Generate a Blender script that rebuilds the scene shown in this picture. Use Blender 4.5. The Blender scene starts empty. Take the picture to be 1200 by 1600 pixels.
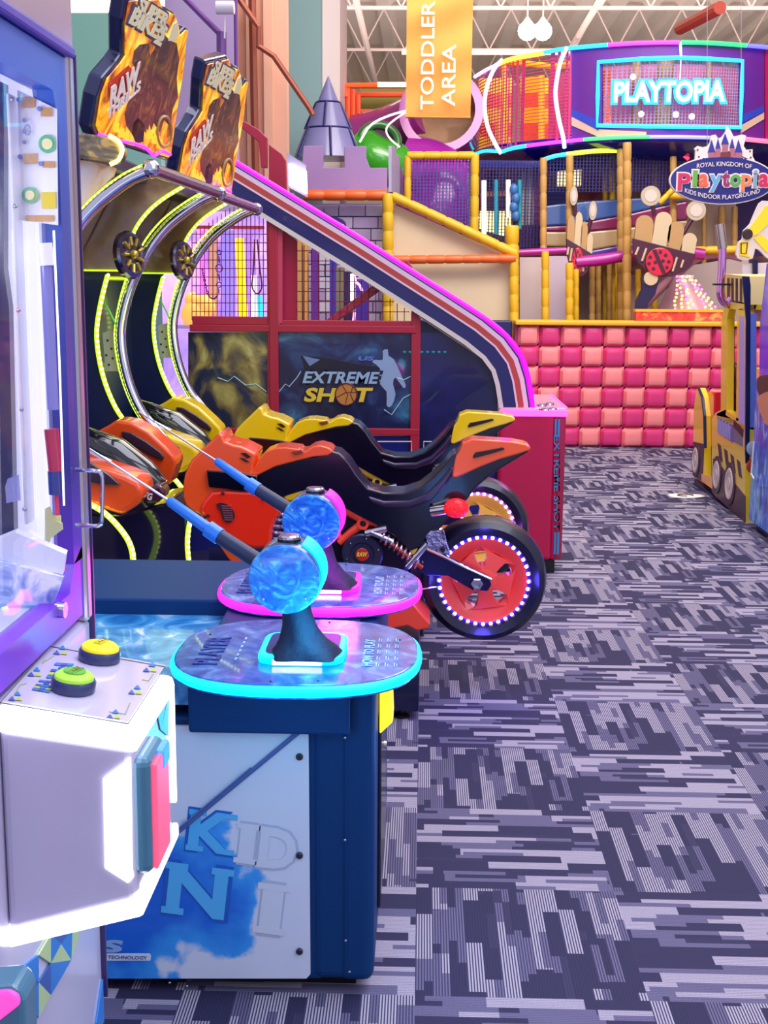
import bpy, bmesh, math, random
from mathutils import Vector, Matrix
random.seed(7)
SC = bpy.context.scene
COL = SC.collection
PI = math.pi

# ---------------------------------------------------------------- camera
EYE = Vector((0, 0, 1.5))
FPX, YAW, PITCH, ROLL = 1983.0, -0.0298, 0.1754, 0.007
cy, sy, cp, sp = math.cos(YAW), math.sin(YAW), math.cos(PITCH), math.sin(PITCH)
_r = Vector((cy, -sy, 0)); _f = Vector((sy*cp, cy*cp, -sp)); _u = _r.cross(_f)
R_ = math.cos(ROLL)*_r + math.sin(ROLL)*_u
U_ = -math.sin(ROLL)*_r + math.cos(ROLL)*_u
cam = bpy.data.cameras.new('camera'); camo = bpy.data.objects.new('camera', cam); COL.objects.link(camo)
cam.sensor_fit = 'VERTICAL'; cam.sensor_height = 36; cam.lens = FPX/1600*36; cam.clip_start = .02; cam.clip_end = 200
camo.matrix_world = Matrix(((R_.x, U_.x, -_f.x, EYE.x), (R_.y, U_.y, -_f.y, EYE.y), (R_.z, U_.z, -_f.z, EYE.z), (0, 0, 0, 1)))
SC.camera = camo

# ---------------------------------------------------------------- world, lamps, exposure
SC.view_settings.view_transform = 'Standard'; SC.view_settings.look = 'None'
SC.view_settings.gamma = 1; SC.view_settings.use_curve_mapping = False
SC.view_settings.exposure = 0.48
w = bpy.data.worlds.new('world'); SC.world = w; w.use_nodes = True
w.node_tree.nodes['Background'].inputs[0].default_value = (.78, .76, 1, 1)
w.node_tree.nodes['Background'].inputs[1].default_value = .55
def area(name, loc, target, sx, sy_, e, col):
    l = bpy.data.lights.new(name, 'AREA'); l.shape = 'RECTANGLE'; l.size = sx; l.size_y = sy_; l.energy = e; l.color = col
    o = bpy.data.objects.new(name, l); COL.objects.link(o); o.location = loc
    o.rotation_euler = (Vector(target)-Vector(loc)).to_track_quat('-Z', 'Y').to_euler(); return o
def point(name, loc, e, col, r=.05, parent=None):
    l = bpy.data.lights.new(name, 'POINT'); l.energy = e; l.color = col; l.shadow_soft_size = r
    o = bpy.data.objects.new(name, l); COL.objects.link(o); o.location = loc
    if parent: o.parent = parent
    return o
WARM = (1, .93, .84)
area('ceiling_lamp_front', (1.5, 3, 6.2), (0.5, 4, 0), 4, 5, 230, (.84, .84, 1))
area('ceiling_lamp_middle', (2, 9, 6.2), (1, 9, 0), 5, 5, 290, WARM)
area('ceiling_lamp_back', (1, 9.5, 6.1), (1, 14.5, 1.5), 6, 2, 250, (1, .9, .84))
area('ceiling_uplight_fill', (2, 19, 4.3), (2, 23, 6.5), 10, 8, 620, (1, .92, .84))  # added unseen fill aimed upward to brighten the ceiling deck
area('aisle_lamp', (3.2, .2, 3.6), (-.5, 4, .8), 2.5, 2.5, 42, (.88, .86, 1))

# ---------------------------------------------------------------- picture measurements to points
def ray(x, y): return (R_*((x-600)/FPX) + U_*(-(y-800)/FPX) + _f)
def P(x, y, Y): d = ray(x, y); return EYE + d*(Y/d.y)
def PX(x, y, X): d = ray(x, y); return EYE + d*(X/d.x)
def PZ(x, y, Z): d = ray(x, y); return EYE + d*((Z-1.5)/d.z)

# ---------------------------------------------------------------- materials
MATS = {}
def hexc(h):
    h = h.lstrip('#'); c = [int(h[i:i+2], 16)/255 for i in (0, 2, 4)]
    return tuple((v/12.92 if v <= .04045 else ((v+.055)/1.055)**2.4) for v in c) + (1,)
def M(name, col, rough=.5, metal=0, em=None, es=0, coat=0, trans=0, alpha=1, noise=0, nscale=8, bump=0, col2=None):
    if name in MATS: return MATS[name]
    m = bpy.data.materials.new(name); m.use_nodes = True; nt = m.node_tree; b = nt.nodes['Principled BSDF']
    c = hexc(col) if isinstance(col, str) else col
    b.inputs['Base Color'].default_value = c; b.inputs['Roughness'].default_value = rough; b.inputs['Metallic'].default_value = metal
    b.inputs['Coat Weight'].default_value = coat; b.inputs['Coat Roughness'].default_value = .08
    b.inputs['Transmission Weight'].default_value = trans; b.inputs['Alpha'].default_value = alpha
    if em: b.inputs['Emission Color'].default_value = hexc(em); b.inputs['Emission Strength'].default_value = es
    if noise or bump:
        tc = nt.nodes.new('ShaderNodeTexCoord'); n = nt.nodes.new('ShaderNodeTexNoise'); n.inputs['Scale'].default_value = nscale; n.inputs['Detail'].default_value = 4
        nt.links.new(tc.outputs['Object'], n.inputs['Vector'])
        if noise:
            mx = nt.nodes.new('ShaderNodeMixRGB'); mx.inputs[1].default_value = c
            mx.inputs[2].default_value = hexc(col2) if col2 else tuple(v*(1-noise) for v in c[:3])+(1,)
            nt.links.new(n.outputs['Fac'], mx.inputs[0]); nt.links.new(mx.outputs[0], b.inputs['Base Color'])
        if bump:
            bp = nt.nodes.new('ShaderNodeBump'); bp.inputs['Strength'].default_value = bump; bp.inputs['Distance'].default_value = .02
            nt.links.new(n.outputs['Fac'], bp.inputs['Height']); nt.links.new(bp.outputs[0], b.inputs['Normal'])
    MATS[name] = m; return m
def art(name, stops, scale=5, detail=6, dist=1.0, rough=.35, stretch=(1, 1, 1), em=0, coat=.3, offs=(0, 0, 0)):
    """procedural printed artwork or painted reflection: a distorted noise through a colour ramp"""
    m = bpy.data.materials.new(name); m.use_nodes = True; nt = m.node_tree; b = nt.nodes['Principled BSDF']
    tc = nt.nodes.new('ShaderNodeTexCoord'); mp = nt.nodes.new('ShaderNodeMapping'); mp.inputs['Scale'].default_value = stretch; mp.inputs['Location'].default_value = offs
    n = nt.nodes.new('ShaderNodeTexNoise'); n.inputs['Scale'].default_value = scale; n.inputs['Detail'].default_value = detail; n.inputs['Distortion'].default_value = dist
    r = nt.nodes.new('ShaderNodeValToRGB'); L = nt.links.new
    L(tc.outputs['Object'], mp.inputs[0]); L(mp.outputs[0], n.inputs['Vector']); L(n.outputs['Fac'], r.inputs[0]); L(r.outputs[0], b.inputs['Base Color'])
    e = r.color_ramp.elements
    while len(e) < len(stops): e.new(.5)
    for i, (p_, c_) in enumerate(stops): e[i].position = p_; e[i].color = hexc(c_)
    b.inputs['Roughness'].default_value = rough; b.inputs['Coat Weight'].default_value = coat
    if em: L(r.outputs[0], b.inputs['Emission Color']); b.inputs['Emission Strength'].default_value = em
    MATS[name] = m; return m
def glow(name, col, s=1.5, base=None): return M(name, base or col, .5, em=col, es=s)

chrome = M('chrome', '#d8d8e4', .12, 1)
darkchrome = M('dark_chrome', '#8a86a0', .2, 1)
black = M('black_plastic', '#0d0e16', .35)
blackgloss = M('black_gloss', '#0a0718', .12, coat=.6)
white = M('white_paint', '#f2f0f6', .35, coat=.3)
navy = M('navy_paint', '#0c0f52', .3, coat=.3)
yellowpad = M('yellow_padding', '#e8b820', .45, noise=.18, nscale=5, bump=.15)
orangepad = M('orange_padding', '#ee6a2c', .4, noise=.15, nscale=5, bump=.15)
redsteel = M('red_steel', '#b3223c', .4, noise=.15, nscale=3)
screwm = M('screw_steel', '#b8bcc8', .3, 1)
woodpost = M('tan_post', '#c99a50', .5, noise=.2, nscale=6)
net = None
def netmat(name, col, scale, width, rough=.6):
    """knotted netting: thin cords with open holes between them"""
    m = bpy.data.materials.new(name); m.use_nodes = True; nt = m.node_tree; b = nt.nodes['Principled BSDF']; L = nt.links.new
    tc = nt.nodes.new('ShaderNodeTexCoord'); sx = nt.nodes.new('ShaderNodeSeparateXYZ'); L(tc.outputs['Object'], sx.inputs[0])
    ad = nt.nodes.new('ShaderNodeMath'); ad.operation = 'ADD'; L(sx.outputs[0], ad.inputs[0]); L(sx.outputs[1], ad.inputs[1])
    outs = []
    for src in (ad.outputs[0], sx.outputs[2]):
        mu = nt.nodes.new('ShaderNodeMath'); mu.operation = 'MULTIPLY'; mu.inputs[1].default_value = scale; L(src, mu.inputs[0])
        fr = nt.nodes.new('ShaderNodeMath'); fr.operation = 'FRACT'; L(mu.outputs[0], fr.inputs[0])
        lt = nt.nodes.new('ShaderNodeMath'); lt.operation = 'LESS_THAN'; lt.inputs[1].default_value = width; L(fr.outputs[0], lt.inputs[0]); outs.append(lt)
    mx = nt.nodes.new('ShaderNodeMath'); mx.operation = 'MAXIMUM'; L(outs[0].outputs[0], mx.inputs[0]); L(outs[1].outputs[0], mx.inputs[1])
    L(mx.outputs[0], b.inputs['Alpha']); b.inputs['Base Color'].default_value = hexc(col); b.inputs['Roughness'].default_value = rough
    MATS[name] = m; return m

# ---------------------------------------------------------------- mesh helpers
class MB:
    def __init__(s): s.v = []; s.f = []; s.m = []; s.mi = 0
    def add(s, vs, fs):
        o = len(s.v); s.v += [tuple(v) for v in vs]; s.f += [tuple(i+o for i in f) for f in fs]; s.m += [s.mi]*len(fs)
    def box(s, a, b):
        x0, y0, z0 = [min(p, q) for p, q in zip(a, b)]; x1, y1, z1 = [max(p, q) for p, q in zip(a, b)]
        s.add([(x0,y0,z0),(x1,y0,z0),(x1,y1,z0),(x0,y1,z0),(x0,y0,z1),(x1,y0,z1),(x1,y1,z1),(x0,y1,z1)],
              [(0,3,2,1),(4,5,6,7),(0,1,5,4),(1,2,6,5),(2,3,7,6),(3,0,4,7)]); return s
    def prism(s, pts, off):
        n = len(pts); off = Vector(off); pts = [Vector(p) for p in pts]
        s.add(pts + [p+off for p in pts], [tuple(range(n)), tuple(range(2*n-1, n-1, -1))] + [(i, (i+1) % n, n+(i+1) % n, n+i) for i in range(n)]); return s
    def tube(s, path, r, n=10, closed=False, flat=None):
        path = [Vector(p) for p in path]; k = len(path); rr = r if isinstance(r, (list, tuple)) else [r]*k
        prev = None; vs = []
        for i, p in enumerate(path):
            a = path[(i-1) % k] if (closed or i) else p; b = path[(i+1) % k] if (closed or i < k-1) else p
            t = (b-a).normalized() if (b-a).length > 1e-9 else Vector((0, 0, 1))
            if prev is None:
                ref = Vector((0, 0, 1)) if abs(t.z) < .9 else Vector((1, 0, 0)); u = t.cross(ref).normalized()
            else: u = (prev - t*prev.dot(t)).normalized()
            prev = u; v = t.cross(u)
            for j in range(n):
                an = 2*PI*j/n; vs.append(p + (u*math.cos(an)+v*math.sin(an))*rr[i])
        fs = []
        for i in range(k if closed else k-1):
            for j in range(n):
                a0 = i*n+j; a1 = i*n+(j+1) % n; b0 = ((i+1) % k)*n+j; b1 = ((i+1) % k)*n+(j+1) % n; fs.append((a0, a1, b1, b0))
        if not closed: fs += [tuple(range(n-1, -1, -1)), tuple(range((k-1)*n, k*n))]
        s.add(vs, fs); return s
    def cyl(s, a, b, r, r2=None, n=24): return s.tube([a, b], [r, r if r2 is None else r2], n)
    def lathe(s, c, axis, prof, n=40):
        """prof: list of (radius, offset along axis)"""
        c = Vector(c); ax = Vector(axis).normalized(); ref = Vector((0, 0, 1)) if abs(ax.z) < .9 else Vector((1, 0, 0))
        u = ax.cross(ref).normalized(); v = ax.cross(u); k = len(prof); vs = []
        for r, h in prof:
            for j in range(n):
                an = 2*PI*j/n; vs.append(c + ax*h + (u*math.cos(an)+v*math.sin(an))*r)
        fs = [(i*n+j, i*n+(j+1) % n, (i+1)*n+(j+1) % n, (i+1)*n+j) for i in range(k-1) for j in range(n)]
        closed = prof[0] == prof[-1]
        if prof[0][0] > 1e-6 and not closed: fs.append(tuple(range(n-1, -1, -1)))
        if prof[-1][0] > 1e-6 and not closed: fs.append(tuple(range((k-1)*n, k*n)))
        s.add(vs, fs); return s
    def torus(s, c, axis, Rm, r, n=40, k=10, arc=None):
        c = Vector(c); ax = Vector(axis).normalized(); ref = Vector((0, 0, 1)) if abs(ax.z) < .9 else Vector((1, 0, 0))
        u = ax.cross(ref).normalized(); v = ax.cross(u)
        return s.tube([c+(u*math.cos(2*PI*i/n)+v*math.sin(2*PI*i/n))*Rm for i in range(n)], r, k, closed=True)
    def ball(s, c, r, n=10, m=8):
        rx, ry, rz = r if isinstance(r, (tuple, list)) else (r, r, r); c = Vector(c); vs = []
        for i in range(m+1):
            ph = PI*i/m
            for j in range(n): th = 2*PI*j/n; vs.append(c+Vector((rx*math.sin(ph)*math.cos(th), ry*math.sin(ph)*math.sin(th), rz*math.cos(ph))))
        s.add(vs, [(i*n+j, i*n+(j+1) % n, (i+1)*n+(j+1) % n, (i+1)*n+j) for i in range(m) for j in range(n)]); return s
    def build(s, name, mats, parent=None, smooth=False, bevel=0, seg=2, origin=None):
        me = bpy.data.meshes.new(name)
        o = bpy.data.objects.new(name, me); COL.objects.link(o)
        off = Vector((0, 0, 0))
        if parent is not None: off = parent.get('_o', None); off = Vector(off) if off else Vector((0, 0, 0))
        elif origin is not None: off = Vector(origin)
        me.from_pydata([tuple(Vector(v)-off) for v in s.v], [], s.f)
        for m_ in (mats if isinstance(mats, (list, tuple)) else [mats]): me.materials.append(m_)
        for p_, mi in zip(me.polygons, s.m): p_.material_index = mi
        bm = bmesh.new(); bm.from_mesh(me); bmesh.ops.remove_doubles(bm, verts=bm.verts, dist=1e-6)
        bmesh.ops.recalc_face_normals(bm, faces=bm.faces)
        bm.to_mesh(me); bm.free()
        if smooth:
            for p_ in me.polygons: p_.use_smooth = True
            try: me.set_sharp_from_angle(angle=math.radians(38))
            except Exception: pass
        if parent is not None:
            o.parent = parent
            if parent.type != 'EMPTY': o['_o'] = tuple(off)
            else: o['_o'] = tuple(off)
        else: o.location = off; o['_o'] = tuple(off)
        if bevel:
            b = o.modifiers.new('bevel', 'BEVEL'); b.width = bevel; b.segments = seg; b.limit_method = 'ANGLE'; b.angle_limit = math.radians(35)
        return o
def thing(name, label, cat, loc=(0, 0, 0), group=None):
    o = bpy.data.objects.new(name, None); COL.objects.link(o); o.location = loc; o.empty_display_size = .1
    o['label'] = label; o['category'] = cat; o['_o'] = tuple(loc)
    if group: o['group'] = group
    return o
def tag(o, label, cat, group=None):
    o['label'] = label; o['category'] = cat
    if group: o['group'] = group
    return o
def struct(o): o['kind'] = 'structure'; return o
def copy_tree(o, parent=None):
    c = o.copy(); COL.objects.link(c)
    if parent: c.parent = parent
    for ch in list(o.children): copy_tree(ch, c)
    return c
_fc = [0]
def text(name, s, center, right, up, h, mat, parent=None, depth=.002, bold=0, shear=0, width=None, bend=0, mi=None, spacing=1.0, into=None):
    """raised lettering; center of the string, h = cap height, width = total width"""
    cu = bpy.data.curves.new('t', 'FONT'); cu.body = s; cu.align_x = 'CENTER'; cu.align_y = 'CENTER'; cu.offset = bold; cu.shear = shear; cu.resolution_u = 3; cu.space_character = spacing
    ob = bpy.data.objects.new('t', cu); COL.objects.link(ob); dg = bpy.context.evaluated_depsgraph_get(); dg.update()
    me = bpy.data.meshes.new_from_object(ob.evaluated_get(dg)); COL.objects.unlink(ob); bpy.data.objects.remove(ob)
    right = Vector(right).normalized(); up = Vector(up).normalized(); nrm = right.cross(up).normalized(); c = Vector(center)
    xs = [v.co.x for v in me.vertices]; ys = [v.co.y for v in me.vertices]
    if not xs: return None
    x0, x1, y0, y1 = min(xs), max(xs), min(ys), max(ys); sy2 = h/(y1-y0); sx2 = width/(x1-x0) if width else sy2
    hw = (x1-x0)*sx2/2; mb = MB()
    vs = []
    for v in me.vertices:
        x = (v.co.x-(x0+x1)/2)*sx2; y = (v.co.y-(y0+y1)/2)*sy2 - bend*(x/hw)**2
        vs.append(c+right*x+up*y+nrm*depth)
    fs = [tuple(p.vertices) for p in me.polygons]; n = len(vs)
    ec = {}
    for f in fs:
        for i in range(len(f)):
            k = (f[i], f[(i+1) % len(f)]); ec[k] = 1
    side = [(a, b) for (a, b) in ec if (b, a) not in ec]
    back = [v-nrm*depth for v in vs]
    tgt = into if into is not None else mb
    tgt.add(vs+back, fs + [(b, a, a+n, b+n) for a, b in side])
    bpy.data.meshes.remove(me)
    if into is not None: return None
    o = MB.build(mb, name, mat, parent); return o
def poly(pts, Y): return [P(x, y, Y) for x, y in pts]
def plate(name, pts, Y, t, mat, parent=None, bevel=0, seg=2, origin=None):
    return MB().prism(poly(pts, Y), (0, t, 0)).build(name, mat, parent, bevel=bevel, seg=seg, origin=origin)
def smoothpath(pts, n=6):
    """Catmull-Rom through Vectors"""
    pts = [Vector(p) for p in pts]; out = []
    for i in range(len(pts)-1):
        p0 = pts[max(i-1, 0)]; p1 = pts[i]; p2 = pts[i+1]; p3 = pts[min(i+2, len(pts)-1)]
        for k in range(n):
            t = k/n; out.append(.5*((2*p1)+(p2-p0)*t+(2*p0-5*p1+4*p2-p3)*t*t+(3*p1-p0-3*p2+p3)*t**3))
    out.append(pts[-1]); return out
def smooth_outline(pts, n=4):
    """closed rounded outline from 2D points"""
    k = len(pts); out = []
    for i in range(k):
        p0, p1, p2, p3 = [Vector((*pts[(i+j) % k], 0)) for j in (-1, 0, 1, 2)]
        for q in range(n):
            t = q/n; v = .5*((2*p1)+(p2-p0)*t+(2*p0-5*p1+4*p2-p3)*t*t+(3*p1-p0-3*p2+p3)*t**3); out.append((v.x, v.y))
    return out

# ================================================================ FLOOR: woven carpet tiles
def carpet():
    m = bpy.data.materials.new('carpet_tiles'); m.use_nodes = True; nt = m.node_tree; b = nt.nodes['Principled BSDF']; L = nt.links.new
    def mt(op, a, c=None, d=None):
        n = nt.nodes.new('ShaderNodeMath'); n.operation = op
        for i, v in enumerate((a, c, d)):
            if v is None: continue
            if isinstance(v, (int, float)): n.inputs[i].default_value = v
            else: L(v, n.inputs[i])
        return n.outputs[0]
    tc = nt.nodes.new('ShaderNodeTexCoord'); s = nt.nodes.new('ShaderNodeSeparateXYZ'); L(tc.outputs['Object'], s.inputs[0])
    T = .5008
    X = mt('DIVIDE', mt('ADD', s.outputs[0], 20*T+.0012), T); Y = mt('DIVIDE', mt('ADD', s.outputs[1], 20*T-2.508), T)
    ix = mt('FLOOR', X); iy = mt('FLOOR', Y); fx = mt('FRACT', X); fy = mt('FRACT', Y)
    par = mt('MODULO', mt('ADD', ix, iy), 2.0)                       # 0: ribs run along Y
    mixf = lambda a, c, t: mt('ADD', mt('MULTIPLY', a, mt('SUBTRACT', 1.0, t)), mt('MULTIPLY', c, t))
    u = mixf(fx, mt('SUBTRACT', 1.0, fy), par); v = mixf(fy, fx, par)
    def wn(a, c, z):
        n = nt.nodes.new('ShaderNodeTexWhiteNoise'); n.noise_dimensions = '3D'; cb = nt.nodes.new('ShaderNodeCombineXYZ')
        for i, q in enumerate((a, c, z)):
            if isinstance(q, (int, float)): cb.inputs[i].default_value = q
            else: L(q, cb.inputs[i])
        L(cb.outputs[0], n.inputs['Vector']); return n.outputs['Value']
    def layer(ncol, seed, rep):
        c = mt('FLOOR', mt('MULTIPLY', u, ncol)); r = wn(c, seed, 3.3)
        cell = mt('FLOOR', mt('ADD', mt('MULTIPLY', v, rep), mt('MULTIPLY', r, 5.0)))
        return wn(c, cell, mt('ADD', seed, mt('MULTIPLY', mt('MODULO', ix, 2.0), 7.0)))
    a = layer(13.0, 1.7, 2.4); a2 = layer(26.0, 5.1, 3.1)
    tone = mt('ADD', mt('MULTIPLY', a, .72), mt('MULTIPLY', a2, .28))
    rp = nt.nodes.new('ShaderNodeValToRGB'); rp.color_ramp.interpolation = 'CONSTANT'; e = rp.color_ramp.elements
    e[0].position = 0; e[0].color = hexc('#28244a'); e[1].position = .38; e[1].color = hexc('#656080')
    x_ = e.new(.58); x_.color = hexc('#aaa2b2')
    L(tone, rp.inputs[0])
    # fine ribs: pale yarn between dark grooves
    rib = mt('FRACT', mt('MULTIPLY', u, 78.0)); g = mt('LESS_THAN', rib, .46)
    rd = nt.nodes.new('ShaderNodeValToRGB'); rd.color_ramp.interpolation = 'CONSTANT'; e = rd.color_ramp.elements
    e[0].position = 0; e[0].color = hexc('#1d1c40'); e[1].position = .36; e[1].color = hexc('#34304f')
    x_ = e.new(.58); x_.color = hexc('#393552')
    L(tone, rd.inputs[0])
    fac = mt('MULTIPLY', g, mixf(mt('ADD', 1.0, 0.0), mt('ADD', .45, 0.0), par))
    mx = nt.nodes.new('ShaderNodeMixRGB'); L(fac, mx.inputs[0]); L(rp.outputs[0], mx.inputs[1]); L(rd.outputs[0], mx.inputs[2])
    nz = nt.nodes.new('ShaderNodeTexNoise'); nz.inputs['Scale'].default_value = 260; L(tc.outputs['Object'], nz.inputs['Vector'])
    m2 = nt.nodes.new('ShaderNodeMixRGB'); m2.blend_type = 'OVERLAY'; m2.inputs[0].default_value = .35; L(mx.outputs[0], m2.inputs[1]); L(nz.outputs['Fac'], m2.inputs[2])
    L(m2.outputs[0], b.inputs['Base Color']); b.inputs['Roughness'].default_value = .85
    return m
struct(MB().box((-9, -1.5, -.1), (12, 34, 0)).build('floor', carpet()))

# ================================================================ CEILING, WALLS
def ribbed(name, col, col2, scale, axis=0, rough=.5):
    m = bpy.data.materials.new(name); m.use_nodes = True; nt = m.node_tree; b = nt.nodes['Principled BSDF']; L = nt.links.new
    tc = nt.nodes.new('ShaderNodeTexCoord'); s = nt.nodes.new('ShaderNodeSeparateXYZ'); L(tc.outputs['Object'], s.inputs[0])
    mu = nt.nodes.new('ShaderNodeMath'); mu.operation = 'MULTIPLY'; mu.inputs[1].default_value = scale; L(s.outputs[axis], mu.inputs[0])
    fr = nt.nodes.new('ShaderNodeMath'); fr.operation = 'FRACT'; L(mu.outputs[0], fr.inputs[0])
    lt = nt.nodes.new('ShaderNodeMath'); lt.operation = 'LESS_THAN'; lt.inputs[1].default_value = .3; L(fr.outputs[0], lt.inputs[0])
    mx = nt.nodes.new('ShaderNodeMixRGB'); mx.inputs[1].default_value = hexc(col); mx.inputs[2].default_value = hexc(col2); L(lt.outputs[0], mx.inputs[0])
    L(mx.outputs[0], b.inputs['Base Color']); b.inputs['Roughness'].default_value = rough; return m
mb = MB()                                                          # corrugated deck, ribs along Y
x = -9
while x < 14:
    mb.add([(x, 6, 6.55), (x+.22, 6, 6.55), (x+.3, 6, 6.45), (x+.52, 6, 6.45), (x+.6, 6, 6.55),
            (x, 34, 6.55), (x+.22, 34, 6.55), (x+.3, 34, 6.45), (x+.52, 34, 6.45), (x+.6, 34, 6.55)],
           [(i, i+1, i+6, i+5) for i in range(4)]); x += .6
mb.box((-9, 6, 6.6), (14, 34, 6.7))
struct(mb.build('ceiling', M('ceiling_deck', '#ead8cc', .6, noise=.12, nscale=2)))
struct(MB().box((-9, 33, 0), (14, 33.2, 6.6)).build('wall_back', M('wall_back_paint', '#c9b89a', .7)))
struct(MB().box((-9, 20, 0), (-8.8, 33, 6.6)).build('wall_far_left', M('wall_back_green', '#b7b57a', .7)))
struct(MB().box((12, 5, 0), (12.2, 33, 6.6)).build('wall_right', M('wall_right_paint', '#c8b6c8', .7)))
# left side wall, painted in fields of teal, lilac, beige and white
def wallseg(name, x0, x1, Y, mat, t=.15, top=6.5):
    a = P(x0, 400, Y).x; b_ = P(x1, 400, Y).x
    return struct(MB().box((a, Y, 0), (b_, Y+t, top)).build(name, mat))
wallseg('wall_left_teal', -500, 255, 9.6, M('teal_wall', '#6fb3a2', .6, noise=.3, nscale=.6, col2='#8fb59a'))
wallseg('wall_left_lilac', 225, 372, 9.9, M('lilac_wall', '#a790b8', .6, noise=.15, nscale=1))
mb = MB(); a = P(362, 400, 10.3).x; b_ = P(449, 400, 10.3).x
mb.box((a, 10.35, 0), (b_, 10.5, 6.5))
k = a
while k < b_-.05: mb.box((k, 10.3, 0), (k+.07, 10.36, 6.5)); k += .135
struct(mb.build('wall_left_beige', M('beige_wall', '#d9a486', .6, noise=.1, nscale=1)))
wallseg('wall_left_column', 446, 502, 13.9, M('blue_grey_wall', '#86a0a8', .6, noise=.2, nscale=.8, col2='#78a09a'), .4)
wallseg('wall_left_end', 501, 531, 14.1, M('white_wall', '#e2d0cc', .6), 1.2)
# dark blue band curving down the teal wall
mb = MB(); pts = [(100, 275), (125, 215), (150, 160), (190, 105), (190, 140), (165, 200), (140, 245), (128, 290)]
mb.prism(poly(pts, 9.58), (0, .02, 0)); struct(mb.build('dark_band', M('dark_teal_band', '#2c5c86', .6)))
# open web roof joists and girders
def truss(name, ax, pos, lo, hi, z, hgt, label, mat):
    t = MB(); n = int((hi-lo)/.75)
    pt = (lambda k, zz: (pos, k, zz)) if ax == 'y' else (lambda k, zz: (k, pos, zz))
    t.tube([pt(lo, z), pt(hi, z)], .028, 6); t.tube([pt(lo, z+hgt), pt(hi, z+hgt)], .028, 6)
    for i in range(n):
        a = lo+(hi-lo)*i/n; b = lo+(hi-lo)*(i+.5)/n; c = lo+(hi-lo)*(i+1)/n
        t.tube([pt(a, z), pt(b, z+hgt)], .014, 5); t.tube([pt(b, z+hgt), pt(c, z)], .014, 5)
    o = t.build(name, mat); tag(o, label, 'roof truss', 'open web roof trusses'); return o
jm = M('joist_paint', '#d2b8b4', .5)
for i, Y in enumerate((14.5, 17.5, 20.5, 24, 28)):
    truss('roof_truss', 'x', Y, -4.5 if Y < 19 else -8, 11, 5.72, .7, 'white open web roof truss under the corrugated ceiling deck', jm)
t = MB()
for y_, z_ in ((15.8, 5.4), (21.2, 5.2)):
    t.tube([(-.4, y_, z_), (10, y_, z_)], .05, 8)
for xx in (-1, 2.4, 6.2): t.tube([(xx, 13, 5.45), (xx, 30, 5.45)], .05, 8)
tag(t.build('sprinkler_pipe', jm), 'pale sprinkler pipes running below the roof trusses', 'pipe')
o = MB().tube([P(1062, 45, 15.5), P(1125, 12, 14.2)], .07, 10).build('brace_pipe', M('orange_red_pipe', '#c8503c', .45))
tag(o, 'short orange-red pipe slanting below the ceiling above the neon gallery', 'pipe')
# twin high-bay lamps
h = thing('high_bay_lamp', 'pair of glaring round high-bay lamps hung from the ceiling', 'ceiling light', tuple(P(836, 44, 20)))
for dx in (-.11, .11):
    c = P(836, 44, 20)+Vector((dx*1.05, 0, 0))
    MB().lathe(c+Vector((0, 0, .16)), (0, 0, -1), [(.02, 0), (.04, .03), (.08, .08), (.09, .12)], 20).build('reflector', M('lamp_shade', '#e8e0d8', .4), h)
    MB().ball(c-Vector((0, 0, .04)), .14).build('bulb', glow('lamp_glow', '#fff2dc', 10), h, smooth=True)
    MB().tube([c+Vector((0, 0, .16)), (c.x, c.y, 6.44)], .012, 6).build('suspension_rod', jm, h)
# wall details on the left: conduit, speaker, lit fixture
o = MB().tube([P(288, -4, 9.3), P(346, 55, 9.3)], .022, 8).tube([P(346, 50, 9.3), P(346, 88, 9.3)], .035, 8).tube([P(346, 88, 9.3), P(351, 150, 9.3), P(370, 190, 9.3)], .012, 6).tube([P(368, -5, 9.3), P(370, 190, 9.3)], .015, 6).build('wall_conduit', M('purple_conduit', '#6a3a86', .4, noise=.1))
tag(o, 'purple painted conduit and bracket running down the lilac wall', 'conduit')
o = MB().tube([P(372, -3, 10.1), P(404, 42, 10.1), P(404, 72, 10.1), P(428, 88, 10.1), P(484, 170, 10.1), P(489, 180, 10.1)], .022, 8).tube([P(394, -3, 10.2), P(400, 300, 10.2)], .03, 8).build('guy_rod', M('rust_rod', '#8c4630', .4, .3))
tag(o, 'rust brown rod running diagonally down the beige wall', 'rod')
o = MB().tube([P(338, 12, 9.2), P(366, 12, 9.2)], .045, 12).tube([P(351, 14, 9.2), P(351, 60, 9.2)], .006, 5).build('hanging_light_tube', M('frosted_tube', '#d9d4d8', .3), smooth=True)
tag(o, 'frosted pale cylinder hung before the lilac wall', 'lamp')
f_ = thing('strip_light', 'long glowing strip light above the left arcade marquee', 'light', tuple(P(170, 4, 5.2)))
MB().box(P(92, 8, 5.2), P(246, -14, 5.2)+Vector((0, .14, 0))).build('diffuser', glow('warm_strip', '#fff6e0', 3), f_)
MB().box(P(84, -14, 5.19), P(246, -26, 5.19)+Vector((0, .16, 0))).build('housing', white, f_)

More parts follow.
